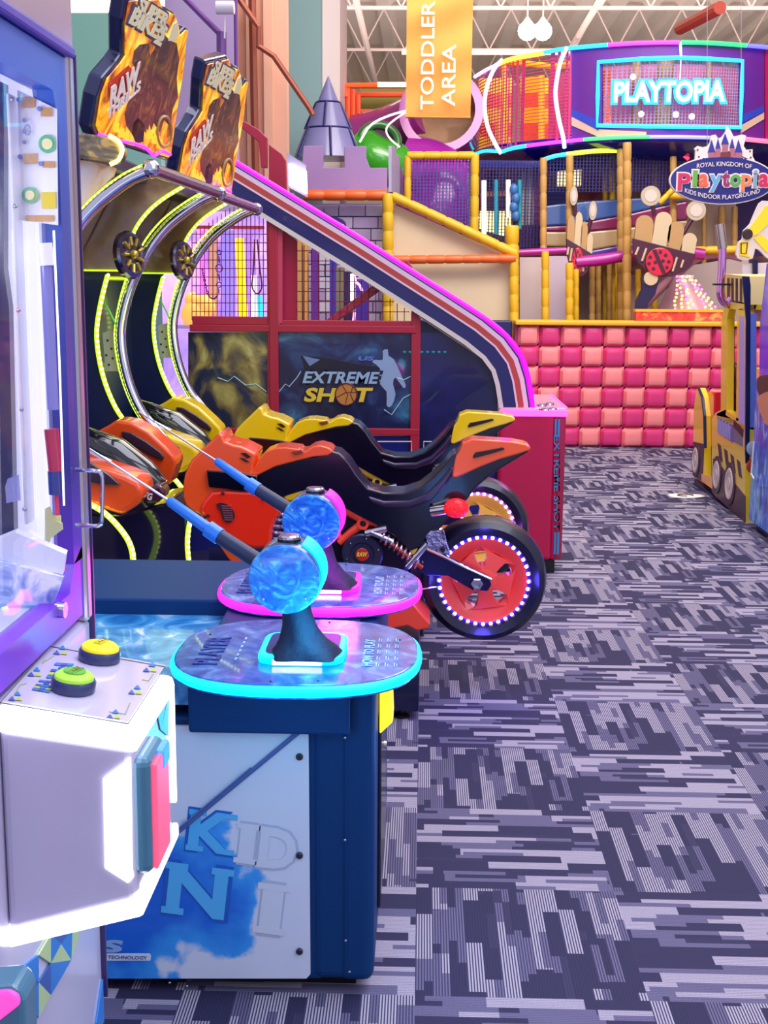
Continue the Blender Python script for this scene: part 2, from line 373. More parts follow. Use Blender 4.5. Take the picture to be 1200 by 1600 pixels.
# ================================================================ PADDED PLAY WALL
YW = 12.15
pw = thing('padded_wall', 'low play area wall quilted in pink and salmon square cushions under a yellow cap', 'padded wall', (2, YW, 0))
pk = [M('salmon_vinyl', '#ff8f8f', .45, coat=.2, noise=.08, nscale=3), M('hot_pink_vinyl', '#e2397c', .42, coat=.25, noise=.12, nscale=3)]
x0 = P(810, 512, YW).x; cw = .2035; top = 1.155; ch = top/6
MB().box((x0-.03, YW+.05, 0), (x0+cw*16.2, YW+.35, top)).build('core', M('pink_core', '#a8285c', .6), pw)
MB().box((x0-.03, YW-.03, top), (x0+cw*16.2, YW+.37, top+.045)).build('cap_rail', M('yellow_cap', '#f4b42a', .4), pw, bevel=.012)
def cushion(x, z, wd, ht):
    n = 8; g = MB(); vs = []
    for j in range(n+1):
        for i in range(n+1):
            a = i/n; b = j/n; e = (1-abs(2*a-1)**5)*(1-abs(2*b-1)**5)
            vs.append((x+wd*a, YW+.05-.055*e**.6, z+ht*b))
    g.add(vs, [(j*(n+1)+i, j*(n+1)+i+1, (j+1)*(n+1)+i+1, (j+1)*(n+1)+i) for j in range(n) for i in range(n)]); return g
proto = {}
for c in range(16):
    for r in range(6):
        k = (c+r) % 2                                             # top row starts salmon
        kk = 1-k
        xx = x0+c*cw+.003; zz = r*ch+.003
        if kk not in proto:
            proto[kk] = (cushion(xx, zz, cw-.006, ch-.006).build('cushion', pk[kk], pw, smooth=True), xx, zz)
        else:
            o = proto[kk][0].copy(); COL.objects.link(o); o.parent = pw; o.location = (xx-proto[kk][1], 0, zz-proto[kk][2])
# darker tiled stretch left of the cushions
dw = thing('blue_padded_wall', 'dark navy padded wall panels left of the pink cushions, behind the basketball cabinet', 'padded wall', (.2, YW+.05, 0))
xl = P(655, 505, YW).x
for c in range(3):
    for r in range(3):
        wd = (x0-.05-xl)/3
        MB().box((xl+c*wd+.004, YW+.05, r*.4+.004), (xl+(c+1)*wd-.004, YW+.2, r*.4+.396)).build('panel', M('navy_vinyl', '#1c1a58', .45), dw, bevel=.015)

# ================================================================ GLASS PRIZE MACHINE, left edge
XF = -.535
pm = thing('prize_machine', 'tall white glass-fronted prize cabinet with glowing edges at the left', 'arcade machine', (-.85, 1.65, 0))
whitecab = M('white_cabinet', '#cbc6de', .25, coat=.6)
frameblue = M('blue_frame', '#3f62c8', .25, coat=.5)
Y0, Y1 = 1.2, 1.985
MB().box((-1.35, Y0, .03), (XF, Y1, .97)).build('lower_cabinet', whitecab, pm, bevel=.01)
# triangle artwork on the lower cabinet: faces the camera
def tri(mb, a, b, c, X=XF, t=.003):
    pts = [Vector((X+.0005, y, z)) for y, z in (a, b, c)]; mb.prism(pts, (t, 0, 0))
tb = MB(); tg = MB(); tn = MB()
cols = (tb, tg, tn)
tp = [((0,1440),(72,1450),(20,1560)), ]
def pt(x, y): q = PX(x, y, XF); return (q.y, q.z)
V_ = dict(A=(36, 1508), B=(36, 1562), C=(57, 1492), D=(57, 1535), E=(57, 1590), F=(76, 1460), G=(76, 1505), H=(76, 1555), I=(92, 1475), J=(110, 1450), K=(108, 1500), L=(18, 1545), N=(126, 1446), O=(158, 1530), Q=(160, 1598), R=(148, 1598))
for tri_, k in (('LAB', 1), ('ACD', 0), ('ADB', 2), ('BDE', 0), ('CFG', 1), ('DGH', 2), ('DHE', 1), ('FIG', 0), ('FJI', 2), ('IJK', 0), ('GIK', 1), ('GKH', 0), ('JNK', 1), ('OQR', 0)):
    a, b, c = [V_[q] for q in tri_]
    tri(cols[k], pt(*a), pt(*b), pt(*c))
tb.build('blue_triangles', M('print_blue', '#2f7fd0', .35), pm); tg.build('green_triangles', M('print_green', '#b9cf94', .35), pm); tn.build('navy_triangles', M('print_navy', '#3c5fa8', .35), pm)
# upper case: back, floor, roof, far side
MB().box((-1.35, Y0, .97), (-1.3, Y1, 1.95)).build('back_panel', M('case_back', '#2a3fa0', .3, coat=.4), pm)
MB().box((-1.35, Y0, 1.84), (XF+.004, Y1, 2.06)).build('header', M('lilac_header', '#b9a8bc', .18, .4), pm, bevel=.006)
MB().box((XF-.02, Y0, 1.832), (XF+.01, Y1-.01, 1.85)).build('header_trim', M('purple_trim', '#4a3fae', .3), pm, bevel=.005)
MB().box((XF-.03, Y0, 2.0), (XF+.012, Y1, 2.02)).build('header_cap', M('olive_trim', '#a9a35c', .3, .5), pm)
# front frame around the glass, with chamfered corners
def yz(y, z, x=XF): return (x, y, z)
zb, zt = .985, 1.83; inY, inZb, inZt = 1.9, 1.035, 1.775
outer = [(Y0, zb), (Y1-.035, zb), (Y1-.035, zt), (Y0, zt)]
fr = MB()
fr.prism([yz(Y0, zb), yz(Y1-.035, zb), yz(Y1-.035, inZb+.06), yz(inY, inZb+.04), yz(inY-.03, inZb), yz(Y0, inZb)], (-.03, 0, 0))
fr.prism([yz(Y0, inZt), yz(inY-.02, inZt), yz(inY, inZt-.04), yz(Y1-.035, inZt-.04), yz(Y1-.035, zt), yz(Y0, zt)], (-.03, 0, 0))
fr.prism([yz(inY, inZb+.04), yz(Y1-.035, inZb+.04), yz(Y1-.035, inZt-.04), yz(inY, inZt-.04)], (-.03, 0, 0))
gm = bpy.data.materials.new('blue_violet_frame'); gm.use_nodes = True; nt = gm.node_tree; b = nt.nodes['Principled BSDF']
tc = nt.nodes.new('ShaderNodeTexCoord'); s_ = nt.nodes.new('ShaderNodeSeparateXYZ'); rp = nt.nodes.new('ShaderNodeValToRGB'); mr = nt.nodes.new('ShaderNodeMapRange')
mr.inputs[1].default_value = .98; mr.inputs[2].default_value = 1.84; nt.links.new(tc.outputs['Object'], s_.inputs[0]); nt.links.new(s_.outputs[2], mr.inputs[0]); nt.links.new(mr.outputs[0], rp.inputs[0]); nt.links.new(rp.outputs[0], b.inputs['Base Color'])
e = rp.color_ramp.elements; e[0].position = .04; e[0].color = hexc('#7a2fd8'); e[1].position = .28; e[1].color = hexc('#33308c'); q_ = e.new(.6); q_.color = hexc('#3a4a9c'); q_ = e.new(.92); q_.color = hexc('#3260c0'); b.inputs['Roughness'].default_value = .3
fr.build('glass_frame', gm, pm)
MB().box((XF-.035, Y1-.035, .97), (XF+.006, Y1-.006, 1.84)).build('corner_trim', M('brushed_trim', '#c4b8c0', .25, .7), pm, bevel=.006)
MB().box((XF-.04, Y1-.006, .3), (XF+.008, Y1, 1.84)).build('corner_edge', M('violet_edge', '#3b2f66', .3), pm)
gl = M('clear_glass', (1, 1, 1, 1), .02, trans=1, alpha=.12); gl.node_tree.nodes['Principled BSDF'].inputs['IOR'].default_value = 1.1
MB().box((XF-.022, Y0, inZb-.01), (XF-.018, inY+.01, inZt+.01)).build('front_glass', gl, pm)
lockp = PX(92, 953, XF)
MB().cyl(lockp-Vector((.004, 0, 0)), lockp+Vector((.01, 0, 0)), .012).build('door_lock', chrome, pm, smooth=True)
# inner white-lit far wall with post, instruction sheet and motor
wl = glow('lit_white_panel', '#dfe0ff', .55, '#e9e8fa')
MB().box((-1.28, 1.9, 1.0), (XF-.034, 1.93, 1.8)).box((XF-.034, 1.935, 1.0), (XF-.031, 1.94, 1.83)).build('inner_side_panel', wl, pm)
MB().box((-1.28, 1.25, 1.0), (XF-.04, 1.9, 1.03)).build('inner_deck', M('inner_deck', '#c8cdf4', .2, coat=.5), pm)
def inn(x, y, Y=1.88): return P(x, y, Y)
post = MB().box(P(14, 145, 1.86), P(38, 820, 1.86)+Vector((0, .04, 0))).build('inner_post', M('post_white', '#eef0fb', .3), pm, bevel=.003)
sc = MB()
for y in (155, 322, 485, 640, 796):
    c = P(19+(y-155)*.03, y, 1.855); sc.ball(c, (.0035, .003, .0035))
sc.build('post_screws', screwm, post, smooth=True)
blk = MB().prism([P(x, y, 1.87) for x, y in ((-60, 100), (6, 130), (6, 420), (14, 480), (22, 840), (-60, 960))], (0, .02, 0)).build('dark_chute', M('chute_navy', '#0f1550', .2, coat=.5), pm)
sh = MB().prism([P(x, y, 1.885) for x, y in ((27, 140), (88, 170), (90, 352), (32, 344))], (0, .004, 0)).build('instruction_sheet', M('sheet_paper', '#f0effa', .4), pm)
s1 = MB()
for cx, cy_, r in ((74, 225, 13), (47, 305, 12)):
    c = P(cx, cy_, 1.883); s1.lathe(c, (0, -1, 0), [(r*.00097, 0), (r*.00097, .002)], 24)
s1.build('green_badges', M('badge_green', '#63c08c', .4), sh)
s2 = MB()
for cx, cy_, r in ((74, 225, 8), (47, 305, 7)):
    c = P(cx, cy_, 1.881); s2.lathe(c, (0, -1, 0), [(r*.00097, 0), (r*.00097, .002)], 24)
s2.build('badge_centres', M('badge_cream', '#f4e9b0', .4), sh)
s3 = MB()
for a, b2, c2, d2 in ((33, 152, 55, 168), (63, 168, 82, 182), (36, 240, 58, 256), (66, 252, 86, 262), (40, 336, 84, 346)):
    s3.box(P(a, b2, 1.882), P(c2, d2, 1.884))
s3.build('caption_bars', M('caption_tan', '#c99a66', .4), sh)
s4 = MB()
s4.box(P(64, 300, 1.882), P(88, 326, 1.884)); s4.build('yellow_panel', M('sheet_yellow', '#e6cf3e', .4), sh)
s5 = MB()
for a, b2 in ((30, 156), (62, 170), (32, 245), (64, 256)): s5.lathe(P(a, b2, 1.882), (0, -1, 0), [(.0035, 0), (.0035, .002)], 16)
for yy in (188, 205, 222): s5.ball(P(38, yy, 1.88), .0032)
s5.tube([P(43+5*math.cos(q*.5), 203+8*math.sin(q*.5), 1.88) for q in range(13)], .0008, 5)
s5.build('blue_marks', M('sheet_blue', '#6f86c8', .4), sh)
# hanging piston with red cap and clear tube
pz = MB().cyl(P(70, 380, 1.84), P(74, 415, 1.84), .0105).build('piston_collar', M('white_collar', '#f1eef8', .4), pm, smooth=True)
MB().tube([P(72, 415, 1.84), P(83, 640, 1.84)], .0085, 12).build('piston_tube', M('smoked_tube', '#8482c4', .2, coat=.5), pm, smooth=True)
MB().tube([P(80, 670, 1.84), P(87, 736, 1.84)], .0105, 14).build('piston_sleeve', M('red_sleeve', '#b52a52', .3, coat=.4), pm, smooth=True)
MB().tube([P(86, 736, 1.84), P(88, 772, 1.84)], .011, 14).build('piston_cap', M('cap_indigo', '#2f3a86', .3, coat=.4), pm, smooth=True)
MB().tube([P(88, 772, 1.84), P(90, 806, 1.84)], .0035, 8).build('piston_rod', M('red_rod', '#e0406e', .3), pm)
MB().tube([P(84, 360, 1.83), P(93, 570, 1.83), P(100, 790, 1.83)], .0016, 6).build('inner_cable', glow('cable_white', '#f4f2ff', .8), pm)
MB().prism([P(x, y, 1.83) for x, y in ((70, 795), (76, 792), (84, 812), (96, 818), (97, 828), (78, 842), (73, 858), (70, 856))], (0, .006, 0)).build('hinge_bracket', M('bracket_yellow', '#cfcf9a', .3, .3), pm)
MB().box(P(83, 806, 1.835), P(96, 822, 1.84)).build('yellow_block', M('block_lime', '#d6da8a', .4), pm)
MB().prism([P(x, y, 1.85) for x, y in ((8, 760), (12, 748), (28, 742), (31, 782), (10, 786))], (0, .004, 0)).build('acrylic_gate', M('acrylic_blue', '#a9aee8', .1, alpha=.6), pm)
ld = MB().prism([P(x, y, 1.82) for x, y in ((-20, 850), (24, 832), (103, 866), (98, 898), (-20, 868))], (0, .01, .004)).build('sloped_tray', M('tray_white', '#eceefc', .2, coat=.5), pm)
refl = art('swirl_reflection', [(.3, '#6f86d0'), (.5, '#cfd6ff'), (.6, '#ffffff')], scale=14, dist=2.5, rough=.1)  # swirled reflections painted into the tray colour
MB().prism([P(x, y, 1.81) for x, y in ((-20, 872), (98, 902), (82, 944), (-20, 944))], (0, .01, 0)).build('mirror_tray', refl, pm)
MB().prism([P(x, y, 1.8) for x, y in ((-20, 946), (75, 946), (40, 985), (-20, 1010))], (0, .01, 0)).build('front_tray', M('tray_blue', '#86b4e0', .25), pm)
pts_g = [(2, 950), (10, 948), (12, 957), (20, 963), (12, 970), (10, 980), (2, 985)]
MB().prism([P(x, y, 1.79) for x, y in pts_g], (0, .006, 0)).build('green_arrow', glow('arrow_green', '#9be04c', .6), pm)
point('inner_light', (-.8, 1.62, 1.6), 3.2, (.8, .82, 1), .1, None)
# wire door pull, projecting towards the aisle
hd = smoothpath([PX(118, 734, XF+.003), P(150, 736, 1.905), P(157, 739, 1.905), P(160, 746, 1.905), P(160, 775, 1.905), P(159, 812, 1.905), P(156, 820, 1.905), P(148, 822, 1.905), PX(118, 820, XF+.003)], 4)
MB().tube(hd, .0032, 8).build('door_pull', chrome, pm, smooth=True)

# console
gw = glow('white_edge_light', '#f4f4ff', 2.2)
XC, YA, YB = -.362, 1.525, 1.762
ztop = lambda x: .944+(XC-x)*.14
cs = MB()
cs.prism([(XF, YA, .662), (XC, YA, .712), (XC, YA, .925), (XF, YA, .925+.024)], (0, YB-YA, 0))
con = cs.build('console_body', whitecab, pm, bevel=.012, seg=3)
MB().prism([(XF, YA-.006, ztop(XF)-.03), (XC+.006, YA-.006, ztop(XC)-.03), (XC+.006, YA-.006, ztop(XC)-.002), (XF, YA-.006, ztop(XF)-.002)], (0, YB-YA+.012, 0)).build('top_edge_light', gw, con, bevel=.008)
MB().prism([(XF, YA-.005, .642), (XC+.008, YA-.005, .692), (XC+.008, YA-.005, .718), (XF, YA-.005, .668)], (0, YB-YA+.01, 0)).build('bottom_edge_light', gw, con, bevel=.006)
MB().box((XC-.004, YB-.006, .75), (XC+.006, YB+.002, .93)).build('rear_edge_light', gw, con)
def ctop(x, y, dz=.0): # point on the tilted console top
    d = ray(x, y); n = Vector((.14, 0, 1)); p0 = Vector((XC, 0, .946+dz)); t = (p0-EYE).dot(n)/d.dot(n); return EYE+d*t
MB().prism([ctop(*q) for q in ((0, 1098), (200, 1131), (258, 1042), (78, 1010), (-30, 1090))][0:4], (0, 0, .003)).build('glass_top_plate', M('plate_white', '#d2cfe4', .12, coat=.8), con)
def button(name, cx, cy_, r, mt_, lab):
    c = ctop(cx, cy_, .004)
    o = MB().lathe(c, (.14, 0, 1), [(r*1.12, 0), (r*1.14, .012), (r*1.05, .016), (.0, .016)], 40).build(name, M('button_rim', '#39426e', .3, coat=.3), con, smooth=True)
    MB().lathe(c+Vector((.002, 0, .015)), (.14, 0, 1), [(r, 0), (r*.98, .005), (r*.8, .009), (0, .011)], 40).build('button_cap', mt_, o, smooth=True)
    g = MB(); cc = c+Vector((.004, 0, .027)); r3 = Vector((.25, .95, 0)).normalized(); u3 = Vector((-.95, .25, .13)).normalized()
    qs = [cc+r3*a_*.013+u3*b_*.0055 for a_, b_ in ((-1, -1), (1, -1), (1, 1), (-1, 1))]
    g.tube(qs, .0005, 5, closed=True)
    for k in range(6): g.tube([cc+r3*(-.0095+k*.0038)-u3*.003, cc+r3*(-.0095+k*.0038+(.001 if k % 2 else -.0006))+u3*.003], .0005, 5)
    g.build('amber_stamp', M('amber_print', '#8a7a10', .5), o)
    return o
button('yellow_button', 155, 1030, .0268, glow('button_yellow', '#f0dc10', .35), True)
button('green_button', 114, 1077, .0262, glow('button_green', '#9ad63a', .35), True)
gt = MB()
gt.lathe(ctop(114, 1077, .004)+Vector((.0035, 0, .0255)), (.14, 0, 1), [(.015, 0), (.015, .0012), (0, .0012)], 30); gt.build('green_disc', M('button_disc_green', '#5fbf4a', .4), con)
# printed accents on the top plate
ac = [MB(), MB(), MB()]
for (cx, cy_) in ((95, 1018), (55, 1052), (25, 1090), (235, 1045), (212, 1080), (178, 1118)):
    for k, (dx, dy) in enumerate(((-7, 3), (4, 3), (2, -5))):
        ac[k].prism([ctop(cx+dx-5, cy_+dy+1, .004), ctop(cx+dx+6, cy_+dy+2, .004), ctop(cx+dx+1, cy_+dy-5, .004)], (0, 0, .0005))
for m_, g, n_ in ((M('print_navy', '#3c5fa8'), ac[0], 'navy_accents'), (M('accent_green', '#b8cc4a'), ac[1], 'green_accents'), (M('print_blue', '#2f7fd0'), ac[2], 'blue_accents')): g.build(n_, m_, con)
fl = MB()
for path in (((70, 1030), (66, 1036), (84, 1025)), ((20, 1090), (32, 1070), (42, 1068)), ((170, 1112), (196, 1116), (203, 1098)), ((222, 1062), (232, 1064), (240, 1052))):
    fl.tube([ctop(*q, .004) for q in path], .0006, 5)
oc = [ctop(*q, .0035) for q in ((0, 1098), (200, 1131), (258, 1042), (78, 1010))]
MB().tube(oc, .0009, 5, closed=True).build('plate_edge', M('edge_olive', '#5c6048', .3), con)
fl.build('fine_lines', M('line_green', '#9fb46a'), con)
# patchwork letters of the game logo, too broken up by colour to read: small blue, green and white blocks
pq = [MB(), MB(), MB()]; random.seed(11)
for cor in (((87, 1035), (117, 1037), (94, 1062), (71, 1060)), ((62, 1062), (90, 1065), (77, 1083), (49, 1078))):
    cv = [Vector((*q, 0)) for q in cor]
    def bl_(u, v): q = cv[0].lerp(cv[1], u).lerp(cv[3].lerp(cv[2], u), v); return ctop(q.x, q.y, .004)
    for a_i in range(3):
        for b_i in range(5):
            k = (a_i*2+b_i*3+(a_i*b_i) % 2) % 4
            if k == 3: continue
            u0, u1, v0, v1 = a_i/3+.015, (a_i+1)/3-.015, b_i/5+.02, (b_i+1)/5-.03
            pq[k].prism([bl_(u0, v0), bl_(u1, v0), bl_(u1, v1), bl_(u0, v1)], (0, 0, .0006))
for g, m_, n_ in ((pq[0], M('print_blue', '#2f7fd0'), 'blue_logo_blocks'), (pq[1], M('accent_green', '#b8cc4a'), 'green_logo_blocks'), (pq[2], M('print_navy', '#3c5fa8'), 'navy_logo_blocks')): g.build(n_, m_, con)
# card reader on the front face
cr = MB().box((XC-.01, YA+.004, .745), (XC+.02, YA+.1, .905)).build('card_reader', M('reader_grey', '#4a7f98', .25, coat=.4), con, bevel=.012, seg=3)
MB().box((XC+.018, YA+.012, .75), (XC+.026, YA+.094, .895)).build('reader_face', glow('reader_red', '#ff4a6a', .9), cr, bevel=.006)
MB().box((XC+.014, YA+.05, .868), (XC+.0275, YA+.098, .9)).build('reader_lamp', glow('reader_blue', '#3a78ff', 1.1), cr, bevel=.006)
# glowing skewed diffuser on the near face
MB().prism([P(x, y, YA-.003) for x, y in ((161, 1217), (203, 1186), (206, 1360), (208, 1372), (200, 1380), (164, 1357))], (0, .006, 0)).build('side_diffuser', gw, con)
a_ = MB(); 
for tr in (((244, 1110), (258, 1102), (250, 1140)), ((250, 1140), (264, 1088), (262, 1150))):
    a_.prism([PX(x, y, XC+.001) for x, y in tr], (.001, 0, 0))
a_.build('face_accents', M('print_teal', '#5fb4c8', .4), con)
cr2 = thing('card_reader_console', 'glowing pink card reader corner peeking in at the bottom left edge', 'card reader', tuple(P(10, 1590, 1.3)))
MB().prism([P(x, y, 1.3) for x, y in ((-60, 1546), (18, 1540), (32, 1550), (38, 1566), (40, 1680), (-60, 1680))], (0, .05, 0)).build('reader_housing', M('reader_grey', '#4a7f98', .25), cr2, bevel=.006)
MB().prism([P(x, y, 1.295) for x, y in ((-60, 1556), (14, 1549), (28, 1558), (30, 1572), (-6, 1600), (-30, 1660), (-60, 1660))], (0, .01, 0)).build('reader_glow', glow('pink_reader', '#ff3c96', 1.2), cr2, bevel=.004)
MB().box(P(-90, 1610, 1.31), P(30, 1700, 1.31)+Vector((0, .05, 0))).build('console_box', whitecab, cr2)

# ================================================================ FISHING GAME
watertop = art('ocean_print', [(.25, '#0d4f9c'), (.45, '#2f86c8'), (.58, '#59aadc'), (.7, '#e6f2fb')], scale=7, dist=2.2, rough=.25)
tabletop_art = art('table_print', [(.3, '#1c3f96'), (.5, '#3566bd'), (.64, '#5a8fd8'), (.78, '#9cc4ee')], scale=9, dist=2.5, rough=.2, coat=.6)
teal = M('teal_cabinet', '#07386c', .5); teal.node_tree.nodes['Principled BSDF'].inputs['Specular IOR Level'].default_value = .2
fg = thing('fishing_game', 'blue fishing arcade table with two glowing oval player decks', 'arcade machine', (-.6, 2.9, 0))
FX = -.09; FY = 2.5
# lower cabinet: end panel wall, corner post, recessed toe
MB().box((-1.35, FY+.01, .03), (-.2, 3.55, .618)).build('cabinet_body', teal, fg, bevel=.008)
MB().box((-.225, FY+.005, .03), (-.12, 3.5, .605)).box((-.165, FY-.0, .03), (FX, 3.5, .72)).build('corner_post', teal, fg, bevel=.022, seg=4)
MB().box((-1.3, FY+.05, 0), (-.13, 3.45, .03)).build('toe_plinth', black, fg)
MB().box((-.47, 2.46, .6), (-.14, 3.5, .725)).build('upper_housing', teal, fg, bevel=.006)
# white and blue art panel
def splash():
    m = bpy.data.materials.new('splash_print'); m.use_nodes = True; nt = m.node_tree; b = nt.nodes['Principled BSDF']; L = nt.links.new
    tc = nt.nodes.new('ShaderNodeTexCoord'); n = nt.nodes.new('ShaderNodeTexNoise'); n.inputs['Scale'].default_value = 7; n.inputs['Detail'].default_value = 7; L(tc.outputs['Object'], n.inputs['Vector'])
    s = nt.nodes.new('ShaderNodeSeparateXYZ'); L(tc.outputs['Object'], s.inputs[0])
    c0 = (P(270, 1400, FY)); 
    def mt(op, a, c=None):
        q = nt.nodes.new('ShaderNodeMath'); q.operation = op
        for i, v in enumerate((a, c)):
            if v is None: continue
            if isinstance(v, (int, float)): q.inputs[i].default_value = v
            else: L(v, q.inputs[i])
        return q.outputs[0]
    ox = c0.x+.6; oz = c0.z
    dx = mt('DIVIDE', mt('SUBTRACT', s.outputs[0], ox-.09), .26); dz = mt('DIVIDE', mt('SUBTRACT', s.outputs[2], oz-.02), .22)
    r = mt('SQRT', mt('ADD', mt('MULTIPLY', dx, dx), mt('MULTIPLY', dz, dz)))
    v = mt('ADD', r, mt('MULTIPLY', mt('SUBTRACT', n.outputs['Fac'], .5), 1.6))
    rp = nt.nodes.new('ShaderNodeValToRGB'); e = rp.color_ramp.elements
    e[0].position = .55; e[0].color = hexc('#1668d8'); e[1].position = .9; e[1].color = hexc('#38a0f0'); q = e.new(1.0); q.color = hexc('#d6deee')
    L(v, rp.inputs[0]); L(rp.outputs[0], b.inputs['Base Color']); b.inputs['Roughness'].default_value = .3; b.inputs['Coat Weight'].default_value = .3; return m
pan = MB().prism(poly([(100, 1134), (476, 1135), (482, 1141), (485, 1522), (479, 1529), (100, 1529)], FY), (0, .008, 0)).build('art_panel', splash(), fg)
sp_l = M('splash_letter', '#56b8f0', .35); gh_l = M('ghost_letter', '#d4dcea', .35); gh_d = M('ghost_outline', '#b4bfd6', .35)
rt = (math.cos(.12), 0, -math.sin(.12)); upv = (math.sin(.12), 0, math.cos(.12))
def pletter(s_, x, y, h, w_, m1, m2):
    c = P(x, y, FY)
    text('lettering', s_, c-Vector((0, .0006, 0)), rt, upv, h*1.12, m2, pan, .0006, .05, width=w_*1.14)
    text('lettering', s_, c-Vector((0, .0014, 0)), rt, upv, h, m1, pan, .0006, .035, width=w_)
    g = MB(); R3, U3 = Vector(rt), Vector(upv)
    spots = {'K': ((-.34, .44), (-.34, -.44), (.36, .44), (.36, -.44)), 'N': ((-.38, .44), (-.38, -.44), (.4, .44)), 'I': ((0, .44), (0, -.44)), 'D': ((-.4, .44), (-.4, -.44))}[s_]
    hw_ = {'K': .2, 'N': .19, 'I': .75, 'D': .16}[s_]
    for sx_, sz_ in spots:
        cc = c-Vector((0, .0017, 0))+R3*sx_*w_+U3*sz_*h
        g.prism([cc-R3*hw_*w_-U3*h*.065, cc+R3*hw_*w_-U3*h*.065, cc+R3*hw_*w_+U3*h*.065, cc-R3*hw_*w_+U3*h*.065], (0, -.0006, 0))
    g.build('letter_serifs', m1, pan)
u_ = FY/1983
pletter('K', 330, 1300, 72*u_, 74*u_, sp_l, M('splash_dark', '#1a60c0'))
pletter('I', 386, 1318, 70*u_, 26*u_, gh_l, gh_d)
pletter('D', 434, 1326, 72*u_, 62*u_, gh_l, gh_d)
pletter('N', 308, 1392, 92*u_, 100*u_, sp_l, M('splash_dark', '#1a60c0'))
pletter('I', 424, 1420, 90*u_, 36*u_, gh_l, gh_d)
text('lettering', 'S', P(176, 1478, FY)-Vector((0, .001, 0)), (1, 0, 0), (.25, 0, 1), 24*u_, M('logo_pale', '#8fb4e0'), pan, .001, .05, width=36*u_)
MB().prism(poly([(120, 1490), (234, 1490), (236, 1494), (235, 1501), (120, 1501)], FY-.0012), (0, .001, 0)).build('logo_bar', M('logo_bar', '#d9e4f2'), pan)
text('lettering', 'SPORTS TECHNOLOGY'[5:], P(196, 1496, FY-.0014), (1, 0, 0), (0, 0, 1), 6.5*u_, M('logo_navy', '#23408a'), pan, .0006, .01, width=74*u_)
g = MB()
for y in (1182, 1336, 1486):
    for x in (468,): g.lathe(P(x, y, FY-.001), (0, -1, 0), [(.0075, 0), (.0075, .004), (.005, .006), (0, .006)], 14)
g.build('panel_bolts', M('bolt_grey', '#3a3f4c', .35, .6), pan)
MB().tube([P(474, 1138, FY-.004), P(232, 1338, FY-.004)], .0052, 8).tube([P(392, 1200, FY-.009), P(230, 1336, FY-.009)], .0022, 6).build('printed_rod', M('rod_slate', '#4c66a4', .3, coat=.3), pan)
g = MB()
for x, y in ((539, 1153), (539, 1313), (540, 1470), (546, 1519), (265, 1536), (292, 1541)): g.ball(P(x, y, FY-.002), (.003, .0015, .003), 8, 6)
g.build('rivets', screwm, fg, smooth=True)
# coin door and lit yellow token slot on the player side
MB().box((FX-.002, 2.7, .1), (FX+.008, 3.1, .56)).build('coin_door', M('door_black', '#101020', .3, coat=.4), fg, bevel=.004)
MB().prism([(FX+.004, 2.66, .66), (FX+.03, 2.66, .645), (FX+.034, 2.66, .56), (FX+.004, 2.66, .53)], (0, .09, 0)).build('coin_slot_lamp', glow('amber_lamp', '#ffd428', 1.1), fg, bevel=.006)
MB().cyl((FX, 2.9, .42), (FX+.014, 2.9, .42), .01).build('door_lock', chrome, fg)
# recessed play field with ocean print and dark end rail
MB().box((-1.35, 2.52, .64), (-.42, 3.06, .695)).build('play_field', watertop, fg)
MB().box((-1.35, 3.04, .66), (-.2, 3.5, .735)).build('rear_deck', teal, fg, bevel=.006)
